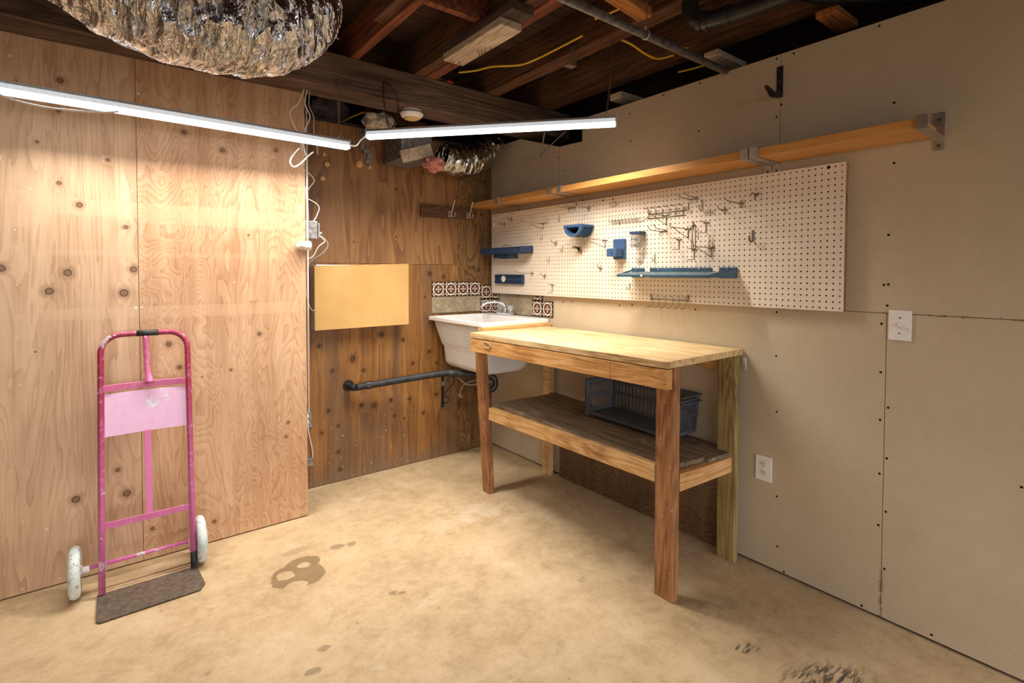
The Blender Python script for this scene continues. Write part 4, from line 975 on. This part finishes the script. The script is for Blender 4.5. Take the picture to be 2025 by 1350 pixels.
cable('white_cable', [(-1.432, -.014, .45), (-1.428, -.016, .38), (-1.412, -.014, .30), (-1.402, -.012, .235), (-1.403, -.012, .20)], .0035, M['cable_white'], 'short white cord from the grey outlet to the small box below')
t = MB().box(-1.46, -1.402, -.03, -.001, .155, .205); tag(t.build('low_junction_box', M['iron'], bevel=.003), 'small grey box on the back plywood below the grey outlet', 'junction box')
t = thing('junction_box', (-1.49, -.30, 1.56), 'galvanised metal junction box beside the edge of the forward plywood wall', 'junction box')
MB().box(-1.535, -1.456, -.33, -.28, 1.565, 1.668).build('box', M['iron'], t, .004)
MB().box(-1.455, -1.446, -.335, -.275, 1.575, 1.655).build('cover', M['steel'], t, .002)
mb = MB().lathe([(.012, 0), (.010, .02)], (-1.446, -.30, 1.60), 'x', 12); mb.build('connector', M['cable_grey'], t, smooth=False)
MB().tube([(-1.505, -.31, 1.668), (-1.508, -.31, 1.76), (-1.520, -.31, 1.86)], .006, 8).build('stub_conduit', M['cable_white'], t, smooth=True)
t = thing('motion_sensor', (-1.55, -.39, 1.49), 'white motion sensor night light on the edge of the plywood wall', 'sensor')
mb = MB(); prof = [(-1.592, 1.523, .010), (-1.585, 1.523, .018), (-1.565, 1.523, .024), (-1.540, 1.523, .0265), (-1.518, 1.523, .0265)]
mb.lathe([(r, x+1.55) for x, z_, r in prof], (-1.55, -.395, 1.522), 'x', 20); mb.build('body', M['white_plastic'], t, smooth=False)
MB().lathe([(.012, 0), (.010, -.003), (.004, -.005)], (-1.566, -.419, 1.522), 'y', 16).build('lens', M['cream_plastic'], t, smooth=True)
# sensor at the left frame edge
t = thing('door_sensor', (-2.76, -.37, 1.85), 'white rounded sensor on the plywood at the left picture edge', 'sensor')
MB().lathe([(.030, 0), (.030, -.012), (.022, -.02), (.008, -.022)], (-2.775, -.371, 1.842), 'y', 24).build('body', M['white_plastic'], t, smooth=True)

# ================================================================ TAN CABINET
t = thing('wall_cabinet', (-1.09, 0, 1.016), 'shallow box with a plain tan hardboard door on the back plywood', 'cabinet')
mb = MB().box(-1.407, -1.395, -.092, -.002, 1.018, 1.412); mb.box(-.785, -.773, -.092, -.002, 1.018, 1.425); mb.box(-1.395, -.785, -.092, -.002, 1.018, 1.030); mb.box(-1.395, -.785, -.092, -.002, 1.412, 1.424)
mb.build('frame', M['white_plastic'], t, .001)
MB().hexa([(-1.407, -.0925, 1.016), (-.772, -.0925, 1.018), (-.772, -.0925, 1.432), (-1.407, -.0925, 1.412)], [(-1.407, -.099, 1.016), (-.772, -.099, 1.018), (-.772, -.099, 1.432), (-1.407, -.099, 1.412)]).build('door', M['hardboard'], t, .001)
mb = MB().hexa([(-1.41, -.100, 1.4125), (-.77, -.100, 1.4325), (-.77, -.100, 1.4365), (-1.41, -.100, 1.4165)], [(-1.41, -.090, 1.4125), (-.77, -.090, 1.4325), (-.77, -.090, 1.4365), (-1.41, -.090, 1.4165)])
mb.build('top_trim', M['bench_rail_x'], t)

# ================================================================ COAT RAIL
t = thing('coat_rail', (-.4, 0, 1.775), 'dark brown wooden coat rail with two metal hooks on the back plywood', 'coat rail')
MB().box(-.630, -.176, -.018, -.001, 1.778, 1.870).build('board', M['rail_walnut'], t, .003)
for x in (-.395, -.235):
    h = MB().box(x-.014, x+.014, -.022, -.0185, 1.79, 1.835)
    h.tube(spline([(x, -.022, 1.82), (x, -.035, 1.80), (x, -.055, 1.79), (x-.008, -.062, 1.81), (x-.010, -.062, 1.825)], 5), .0035, 8)
    h.tube(spline([(x, -.022, 1.81), (x, -.05, 1.825), (x+.004, -.062, 1.87), (x+.008, -.075, 1.90)], 5), .0035, 8)
    h.lathe([(.006, 0), (.006, .010)], (x+.008, -.075, 1.898), 'z', 10)
    h.tube(spline([(x+.005, -.022, 1.815), (x+.014, -.045, 1.79), (x+.018, -.062, 1.80), (x+.018, -.066, 1.82)], 4), .003, 8)
    h.build('hook', M['steel'], t, smooth=False)

# ================================================================ TILES
def tile(x, y, z, flat, label, h=.11, cut=0.0):
    s = .053
    if flat == 'y': b = MB().box(x-s, x+s, -.009, -.001, z, z+h-cut); org = (x, 0, z)
    else: b = MB().box(-.009, -.001, y-s, y+s, z, z+h-cut); org = (0, y, z)
    return tag(b.build('patterned_tile', M['tile_'+flat], origin=org, bevel=.0008), label, 'tile', 'brown and white patterned tiles')
for i, lb in enumerate(('leftmost brown patterned tile above the stone tile on the back wall', 'second brown patterned tile of the back wall row', 'third brown patterned tile of the back wall row', 'fourth brown patterned tile of the back wall row, with a worn centre')):
    tile(-.486+i*.1075, 0, 1.198, 'y', lb)
tile(-.056, 0, 1.170, 'y', 'upper brown patterned tile in the back wall corner')
tile(-.056, 0, 1.060, 'y', 'lower brown patterned tile in the back wall corner, behind the spout')
tile(0, -.062, 1.060, 'x', 'lower brown patterned tile on the drywall side of the corner')
tile(0, -.062, 1.171, 'x', 'cut-off brown patterned tile under the pegboard at the corner', cut=.065)
tile(0, -.571, 1.068, 'x', 'brown patterned tile right of the stone tile on the drywall')
tile(0, -.571, 1.179, 'x', 'cut-off brown patterned tile under the pegboard right of the stone', cut=.073)
tile(0, -.681, 1.070, 'x', 'last brown patterned tile at the near end above the sink ledge')
tag(MB().box(-.507, -.110, -.009, -.001, 1.078, 1.196).build('stone_tile', M['stone'], bevel=.001), 'long beige stone tile on the back wall behind the sink', 'tile')
tag(MB().box(-.541, -.509, -.009, -.001, 1.078, 1.196).build('stone_tile', M['stone'], bevel=.001), 'narrow beige stone strip at the left end of the back splash', 'tile')
tag(MB().box(-.009, -.001, -.515, -.118, 1.066, 1.214).build('stone_tile', M['stone'], bevel=.001), 'beige stone tile on the drywall behind the faucet', 'tile')

# ================================================================ LAUNDRY SINK
SX0, SX1, SY0, SY1, SZ = -.575, -.012, -.705, -.012, 1.060
t = thing('laundry_sink', (-.29, -.33, .70), 'white plastic wall-mounted laundry sink in the back corner', 'sink')
def rrect(x0, x1, y0, y1, r, z, n=5):
    out = []
    for cx, cy, a0 in ((x1-r, y1-r, 0), (x0+r, y1-r, 90), (x0+r, y0+r, 180), (x1-r, y0+r, 270)):
        for k in range(n+1):
            a = math.radians(a0+90*k/n); out.append(Vector((cx+r*math.cos(a), cy+r*math.sin(a), z)))
    return out
def loft(rings, cap0=False, cap1=True):
    vs = []; fs = []; m = len(rings[0])
    for r in rings: vs += r
    for i in range(len(rings)-1):
        for k in range(m):
            l = (k+1) % m; fs.append((i*m+k, i*m+l, (i+1)*m+l, (i+1)*m+k))
    if cap0: fs.append(tuple(range(m)))
    if cap1: fs.append(tuple((len(rings)-1)*m+k for k in range(m)))
    return vs, fs
rings = [rrect(SX0+.003, SX1-.003, SY0+.003, SY1-.003, .012, SZ-.028), rrect(SX0, SX1, SY0, SY1, .014, SZ-.024), rrect(SX0, SX1, SY0, SY1, .014, SZ-.004), rrect(SX0+.004, SX1-.004, SY0+.004, SY1-.004, .014, SZ),
         rrect(SX0+.028, SX1-.115, SY0+.028, SY1-.028, .03, SZ), rrect(SX0+.034, SX1-.121, SY0+.034, SY1-.034, .03, SZ-.006),
         rrect(SX0+.075, SX1-.13, SY0+.075, SY1-.075, .05, .84), rrect(SX0+.09, SX1-.14, SY0+.09, SY1-.09, .05, .735), rrect(SX0+.12, SX1-.17, SY0+.12, SY1-.12, .05, .72)]
vs, fs = loft(rings)
mb = MB(); mb.add(vs, fs); o = mb.build('basin', M['sink_plastic'], t, smooth=False)
rings = [rrect(SX0+.020, SX1-.06, SY0+.045, SY1-.03, .03, SZ-.027), rrect(SX0+.060, SX1-.09, SY0+.06, SY1-.06, .04, .87), rrect(SX0+.070, SX1-.10, SY0+.068, SY1-.07, .05, .85), rrect(SX0+.078, SX1-.11, SY0+.08, SY1-.08, .05, .745), rrect(SX0+.088, SX1-.12, SY0+.09, SY1-.09, .05, .722), rrect(SX0+.11, SX1-.14, SY0+.11, SY1-.11, .05, .705)]
vs, fs = loft(rings); mb = MB(); mb.add(vs, fs); mb.build('tub', M['sink_plastic'], t, smooth=True).data
mb = MB()
for i in range(11):      # moulded wash-board ribs on the front
    z0 = 1.008-i*.0135; f = (SZ-.027-z0)/(SZ-.027-.87); x = SX0+.020+.040*f
    mb.hexa([(x-.004, -.50, z0), (x-.004, -.15-.0*i, z0), (x+.006, -.15, z0), (x+.006, -.50, z0)], [(x-.006, -.50, z0+.006), (x-.006, -.15, z0+.006), (x+.006, -.15, z0+.006), (x+.006, -.50, z0+.006)])
mb.build('washboard_ribs', M['sink_plastic'], t)
MB().lathe([(.028, 0), (.026, -.02), (.022, -.03)], (-.33, -.36, .706), 'z', 20).build('drain', M['black_plastic'], t)
t = thing('faucet', (-.075, -.28, 1.06), 'chrome sink faucet with swivel spout and two clear knobs', 'faucet')
MB().box(-.10, -.052, -.36, -.20, 1.0605, 1.085).build('base', M['chrome'], t, .008)
MB().tube(spline([(-.076, -.28, 1.085), (-.076, -.28, 1.115), (-.09, -.272, 1.145), (-.14, -.25, 1.158), (-.20, -.22, 1.152), (-.232, -.205, 1.130), (-.236, -.203, 1.115)], 6), [.014]*7+[.012]*8+[.009]*22, 12).build('spout', M['chrome'], t, smooth=True)
for y in (-.345, -.215):
    MB().lathe([(.009, 0), (.012, .010), (.020, .016), (.022, .048), (.015, .052)], (-.076, y, 1.085), 'z', 8).build('knob', M['acrylic'], t)
t = MB().box(-.575, -.012, -.725, -.706, .990, 1.034); t.box(-.575, -.556, -.7055, -.66, .990, 1.030)
tag(t.build('sink_ledger', M['cap_wood'], bevel=.002), 'yellow wooden ledger strip under the near rim of the sink', 'board')
tag(MB().box(-.535, -.46, -.030, -.001, 1.005, 1.03).build('sink_cleat', M['rail_walnut'], bevel=.002), 'small brown cleat on the back wall under the sink rim', 'board')
# drain pipe along the back wall
t = thing('waste_pipe', (-.8, -.1, .64), 'black plastic waste pipe running from the back plywood to the sink', 'pipe')
pts = spline([(-1.165, -.002, .628), (-1.165, -.050, .626), (-1.145, -.085, .626), (-1.08, -.10, .632), (-.62, -.22, .672), (-.50, -.27, .672), (-.36, -.34, .655)], 8)
MB().tube(pts, .0225, 18).build('pipe', M['pipe_dusty'], t, smooth=True)
MB().lathe([(.036, 0), (.036, -.006)], (-1.165, -.001, .628), 'y', 24).build('flange', M['black_plastic'], t)
mb = MB()
for i in (24, 36, 41):
    if i+1 < len(pts): a = pts[i]; d = (pts[i+1]-pts[i]).normalized(); mb.tube([a, a+d*.03], .0265, 18)
mb.build('coupling', M['black_plastic'], t)
mb = MB().tube(spline([(-.33, -.36, .668), (-.33, -.36, .61), (-.325, -.375, .565), (-.29, -.40, .55), (-.26, -.41, .58), (-.27, -.40, .64), (-.33, -.35, .655)], 6), .021, 14); mb.build('trap', M['black_plastic'], t, smooth=True)
t = thing('iron_bracket', (-.45, 0, .37), 'black scrolled iron shelf bracket upside down under the waste pipe', 'bracket')
MB().box(-.462, -.440, -.010, -.001, .372, .612).build('strip', M['black_metal'], t, .002)
mb = MB()
mb.tube(spline([(-.440, -.012, .40), (-.43, -.04, .41), (-.425, -.05, .44), (-.43, -.03, .45), (-.43, -.015, .44)], 6), .004, 8)
mb.tube(spline([(-.435, -.01, .47), (-.42, -.04, .51), (-.40, -.075, .55), (-.395, -.08, .595), (-.42, -.05, .605), (-.43, -.045, .58), (-.425, -.05, .56)], 6), .004, 8)
mb.build('scroll', M['black_metal'], t, smooth=True)
MB().box(-.463, -.438, -.012, -.0102, .53, .565).build('tape', M['steel'], t)
t = thing('water_valve', (-.33, 0, .44), 'chrome stop valve with hoses under the sink at the back wall', 'valve')
MB().lathe([(.010, 0), (.010, -.035), (.014, -.036), (.014, -.05)], (-.325, -.001, .455), 'y', 12).build('body', M['chrome'], t)
MB().box(-.345, -.305, -.062, -.052, .435, .450, RY(.5)).build('handle', M['chrome'], t, .003)
mb = MB().tube(spline([(-.325, -.04, .462), (-.31, -.06, .52), (-.28, -.12, .56), (-.20, -.16, .58), (-.10, -.20, .62), (-.045, -.22, .69)], 6), .006, 8); mb.tube(spline([(-.34, -.002, .60), (-.33, -.05, .575), (-.30, -.12, .54), (-.22, -.18, .55), (-.08, -.24, .58), (-.035, -.26, .69)], 6), .007, 8)
mb.build('hose', M['cable_grey'], t, smooth=True)
tag(MB().box(-.40, -.33, -.06, -.002, .615, .640).build('pipe_block', M['cap_wood'], bevel=.003), 'small raw wood block under the waste pipe near the sink', 'block')

# ================================================================ WORKBENCH
t = thing('workbench', (-.32, -1.40, 0), 'rough wooden workbench with lower shelf along the drywall', 'workbench')
ZT = 1.013
def Q(a, b, z): return Vector((a, b, z))
# two wide planks make the top
FR, FL, BL, BR = (-.612, -2.090), (-.680, -.728), (-.055, -.742), (-.003, -2.082)
def lerp(a, b, f): return (a[0]*(1-f)+b[0]*f, a[1]*(1-f)+b[1]*f)
nb = 4
mb = MB()
for i in range(nb):
    f0, f1 = i/nb+.0008, (i+1)/nb-.0008
    a, b, c_, d = lerp(FL, BL, f0), lerp(FR, BR, f0), lerp(FR, BR, f1), lerp(FL, BL, f1)
    mb.hexa([Q(*a, ZT-.030), Q(*b, ZT-.030), Q(*c_, ZT-.030), Q(*d, ZT-.030)], [Q(*a, ZT), Q(*b, ZT), Q(*c_, ZT), Q(*d, ZT)])
mb.build('top', M['bench_top'], t, .002)
def quadbox(p, q, w, z0a, z1a, z0b, z1b):   # board from p to q (front face line), thickness w toward +x
    return MB().hexa([Q(p[0], p[1], z0a), Q(q[0], q[1], z0b), Q(q[0]+w, q[1], z0b), Q(p[0]+w, p[1], z0a)], [Q(p[0], p[1], z1a), Q(q[0], q[1], z1b), Q(q[0]+w, q[1], z1b), Q(p[0]+w, p[1], z1a)])
fm = lerp(FR, FL, .215)
quadbox((-.677, -.732), (fm[0], fm[1]+.001), .038, .900, .979, .898, .979).build('apron', M['bench_apron'], t, .002)
quadbox((fm[0], fm[1]-.001), (-.612, -2.088), .038, .898, .979, .896, .979).build('apron', M['bench_apron'], t, .002)
mb = MB().tube(spline([(-.672, -.86, .965), (-.674, -.89, .968), (-.672, -.925, .962), (-.672, -.93, .945), (-.674, -.90, .938), (-.672, -.87, .943)], 5, True), .0028, 6, closed=True)
mb.build('chipped_patch', M['block_pale'], t, smooth=True)
MB().box(-.045, -.010, -2.05, -.76, .900, .980).build('rear_apron', M['bench_rail'], t, .002)
def leg(x0, x1, y0, y1, z1, mat, lean=(0, 0)):
    lx, ly = lean
    return MB().hexa([Q(x0, y0, 0), Q(x1, y0, 0), Q(x1, y1, 0), Q(x0, y1, 0)], [Q(x0+lx, y0+ly, z1), Q(x1+lx, y0+ly, z1), Q(x1+lx, y1+ly, z1), Q(x0+lx, y1+ly, z1)]).build('leg', mat, t, .002)
leg(-.574, -.528, -2.094, -2.006, .982, M['bench_leg'], (.012, .008))
leg(-.562, -.520, -.768, -.696, .898, M['bench_leg'], (-.060, .0))
leg(-.086, -.050, -2.096, -2.008, .982, M['bench_leg_green'], (.0, .006))
leg(-.076, -.030, -.770, -.706, .980, M['bench_rail'], (.01, 0))
MB().box(-.535, -.500, -.828, -.770, 0, .43).build('leg_cleat', M['bench_leg'], t, .002) if False else None
# shelf
quadbox((-.572, -.772), (-.574, -2.0), .036, .470, .545, .482, .556).build('front_rail', M['bench_rail'], t, .002)
MB().hexa([Q(-.498, -2.040, .445), Q(-.498, -2.078, .445), Q(-.04, -2.078, .430), Q(-.04, -2.040, .430)], [Q(-.498, -2.040, .522), Q(-.498, -2.078, .522), Q(-.04, -2.078, .500), Q(-.04, -2.040, .500)]).build('side_rail', M['bench_rail_x'], t, .002)
MB().box(-.50, -.05, -.80, -.772, .470, .546).build('side_rail', M['bench_rail_x'], t, .002)
MB().hexa([Q(-.535, -.79, .548), Q(-.535, -2.035, .525), Q(-.262, -2.045, .512), Q(-.262, -.79, .548)], [Q(-.535, -.79, .570), Q(-.535, -2.035, .547), Q(-.262, -2.045, .534), Q(-.262, -.79, .570)]).build('shelf_board', M['shelf_plank'], t, .003)
MB().hexa([Q(-.255, -.79, .545), Q(-.255, -2.060, .504), Q(-.028, -2.070, .501), Q(-.028, -.79, .545)], [Q(-.255, -.79, .566), Q(-.255, -2.060, .526), Q(-.028, -2.070, .522), Q(-.028, -.79, .566)]).build('shelf_board', M['shelf_plank'], t, .003)
MB().box(-.035, -.022, -2.112, -2.098, .915, .975).build('broken_strip', M['block_pale'], t, .002)

# ================================================================ CRATE on the bench shelf
t = thing('stacking_basket', (-.17, -1.57, .545), 'slate grey plastic stacking basket with slots on the bench shelf', 'basket')
ZB = .575; ZTc = .762; YL, YR = -1.290, -1.850; XF, XB = -.235, -.030
def slotpanel(mb, P0, U, Vv, nu, rows, th, margin=.06, fill=.42):
    """panel from P0 spanned by U (length) and V (height) with slots; built of bars"""
    U = Vector(U); Vv = Vector(Vv); P0 = Vector(P0); N = U.cross(Vv).normalized()*th
    def q(a, b): return P0+U*a+Vv*b
    def bar(a0, a1, b0, b1): mb.hexa([q(a0, b0), q(a1, b0), q(a1, b1), q(a0, b1)], [q(a0, b0)+N, q(a1, b0)+N, q(a1, b1)+N, q(a0, b1)+N])
    bar(0, margin, 0, 1); bar(1-margin, 1, 0, 1); w = (1-2*margin)/nu
    hs = [0.0, .08] if rows == 1 else [0.0, .08, .48, .56]
    bar(margin, 1-margin, 0, .08); bar(margin, 1-margin, .88, 1)
    if rows == 2: bar(margin, 1-margin, .46, .54)
    for i in range(nu+1):
        a = margin+i*w-w*fill/2
        bar(max(margin, a), min(1-margin, a+w*fill), .08, .88)
fl = .018
slm = MB(); slotpanel(slm, (XF, YL, ZB), (XB-XF, 0, 0), (0, fl, ZTc-ZB), 9, 2, .003); slm.build('end_panel', M['crate'], t)
slm = MB(); slotpanel(slm, (XF+.05, YR, ZB-.01), (XB-XF-.05, 0, 0), (0, -fl, ZTc-ZB-.01), 8, 2, .003); slm.build('end_panel', M['crate'], t)
slm = MB(); slotpanel(slm, (XB, YL, ZB), (0, YR-YL, -.010), (.008, 0, ZTc-ZB), 20, 2, .003, .04); slm.build('back_panel', M['crate'], t)
MB().hexa([Q(XF, YL, ZB-.004), Q(XF, YR, ZB-.016), Q(XB, YR, ZB-.016), Q(XB, YL, ZB-.004)], [Q(XF, YL, ZB), Q(XF, YR, ZB-.012), Q(XB, YR, ZB-.012), Q(XB, YL, ZB)]).build('bottom', M['crate'], t)
mb = MB(); mb.hexa([Q(XF-.012, YL+.006, ZB-.004), Q(XF-.012, YR, ZB-.016), Q(XF+.004, YR, ZB-.016), Q(XF+.004, YL+.006, ZB-.004)], [Q(XF-.012, YL+.006, ZB+.012), Q(XF-.012, YR, ZB+.0), Q(XF+.004, YR, ZB+.0), Q(XF+.004, YL+.006, ZB+.012)])
mb.build('front_lip', M['crate'], t, .002)
mb = MB().box(XF-.014, XF+.006, YL-.004, YL+.016, .555, ZTc); mb.hexa([Q(XF-.010, YL+.012, .562), Q(XF+.004, YL+.012, .562), Q(XF+.004, YL, .562), Q(XF-.010, YL, .562)], [Q(XF-.014, YL+.016, .6), Q(XF+.010, YL+.016, .6), Q(XF+.010, YL-.008, .6), Q(XF-.014, YL-.008, .6)])
mb.build('post', M['crate'], t, .002)
mb = MB(); z_ = ZTc
for zz in (z_, z_-.032):
    mb.box(XF, XB+.012, YL+fl-.004, YL+fl+.012, zz-.008, zz); mb.box(XF+.05, XB+.012, YR-fl-.014, YR-fl+.004, zz-.008, zz); mb.box(XB-.002, XB+.014, YR-fl, YL+fl, zz-.008, zz)
mb.build('rim', M['crate'], t, .002)

# ================================================================ HAND TRUCK
t = thing('hand_truck', (-2.28, -.60, 0), 'faded magenta two-wheeled hand truck leaning on the plywood wall', 'hand truck')
BX0, BX1 = -2.446, -2.112         # rail centres
def rail(z): # y of the leaning rail plane at height z
    return -.598+(z/1.10)*.150
zt = 1.095; r = .0125; rc = .075
def RP(x, z): return Vector((x+(.010 if x < -2.3 else -.0)*z/1.1, rail(z), z))
P = [RP(BX0, .012), RP(BX0, .3), RP(BX0, .7), RP(BX0, zt-rc)]
for k in range(1, 7):
    a = math.pi/2*k/6; P.append(RP(BX0+rc*(1-math.cos(a)), zt-rc+rc*math.sin(a)))
G0 = P[-1]
P2 = []
for k in range(0, 7):
    a = math.pi/2*k/6; P2.append(RP(BX1-rc+rc*math.sin(a), zt-rc+rc*math.cos(a)))
P2 += [RP(BX1, .7), RP(BX1, .3), RP(BX1, .012)]
MB().tube(P+P2, r, 14).build('frame', M['truck'], t, smooth=True)
MB().tube([RP(-2.318, zt), RP(-2.225, zt)], r+.0012, 14).build('grip', M['pipe_dusty'], t, smooth=True)
mb = MB().tube(spline([RP(-2.275, zt-.012), RP(-2.272, 1.0)+Vector((0, .010, 0)), RP(-2.270, .93)+Vector((0, .014, 0)), RP(-2.262, .868)], 5), [.0115]*12+[.013, .015, .017, .020], 12); mb.build('handle_post', M['truck_mid'], t, smooth=True)
def bar(mb, xa, xb, z, h, d, dy=0, curve=0):
    n = 8
    for i in range(n):
        f0, f1 = i/n, (i+1)/n
        def c(f): x = xa+(xb-xa)*f; b = RP(x, z); return Vector((x, b.y+dy+curve*4*f*(1-f), z))
        a, b = c(f0), c(f1); e = Vector((0, d/2, 0)); hh = Vector((0, 0, h/2))
        mb.hexa([a-e-hh, b-e-hh, b+e-hh, a+e-hh], [a-e+hh, b-e+hh, b+e+hh, a+e+hh])
    return mb
bar(MB(), -2.432, -2.124, .862, .026, .020, 0, .022).build('cross_bar', M['truck_mid'], t)
mb = MB(); n = 8
for i in range(n):
    f0, f1 = i/n, (i+1)/n
    xa = -2.434+(2.434-2.122)*f0; xb = -2.434+(2.434-2.122)*f1
    ya = .020*4*f0*(1-f0)*.6; yb = .020*4*f1*(1-f1)*.6
    zl, zh = .655, .838
    mb.hexa([Q(xa, rail(zl)+ya, zl), Q(xb, rail(zl)+yb, zl), Q(xb, rail(zh)+yb, zh), Q(xa, rail(zh)+ya, zh)], [Q(xa, rail(zl)+ya+.003, zl), Q(xb, rail(zl)+yb+.003, zl), Q(xb, rail(zh)+yb+.003, zh), Q(xa, rail(zh)+ya+.003, zh)])
mb.build('back_plate', M['truck_pale'], t)
MB().hexa([RP(-2.288, .29), RP(-2.262, .29), RP(-2.262, .29)+Vector((0, .006, 0)), RP(-2.288, .29)+Vector((0, .006, 0))], [RP(-2.288, .66), RP(-2.262, .66), RP(-2.262, .66)+Vector((0, .006, 0)), RP(-2.288, .66)+Vector((0, .006, 0))]).build('centre_strap', M['truck_mid'], t, .001)
bar(MB(), -2.434, -2.122, .285, .026, .006).build('cross_bar', M['truck_mid'], t)
MB().tube([RP(-2.50, .11)+Vector((0, .055, 0)), RP(-2.05, .11)+Vector((0, .055, 0))], .008, 12).build('axle', M['truck_mid'], t, smooth=True)
for x in (BX0+.012, BX1-.012):
    MB().prism([(x, rail(.52)+.010, .52), (x, rail(.50)+.028, .47), (x, rail(.3)+.045, .30), (x, rail(.1)+.080, .12), (x, rail(.08)+.070, .06), (x, rail(.1)+.012, .08)], (.003, 0, 0)).build('axle_plate', M['truck_pale'], t)
AY = rail(.11)+.055
for x, w in ((-2.535, 1), (-2.078, -1)):
    prof = [(.03, -.018), (.085, -.021), (.098, -.017), (.104, -.009), (.106, 0), (.104, .009), (.098, .017), (.085, .021), (.03, .018)]
    wh = MB().lathe(prof, (x+.018*w*0, AY, .1065), 'x', 40).build('wheel', M['wheel'], t, smooth=True)
    MB().lathe([(.03, -.024), (.03, .024)], (x, AY, .1065), 'x', 20).build('hub', M['steel'], wh)
    MB().lathe([(.014, 0), (.014, .03)], (x+(.018 if w > 0 else -.048), AY, .1065), 'x', 14).build('spacer', M['white_plastic'], wh)
mb = MB().prism([(-2.462, -.585, .004), (-2.100, -.585, .004), (-2.088, -.76, .004), (-2.110, -.800, .004), (-2.452, -.806, .004), (-2.462, -.790, .004)], (0, 0, .006)); mb.build('toe_plate', M['toe'], t, .001)
MB().tube([RP(BX1, .014), RP(BX1, .085)], r+.001, 14).build('worn_foot', M['pipe_dusty'], t, smooth=True)
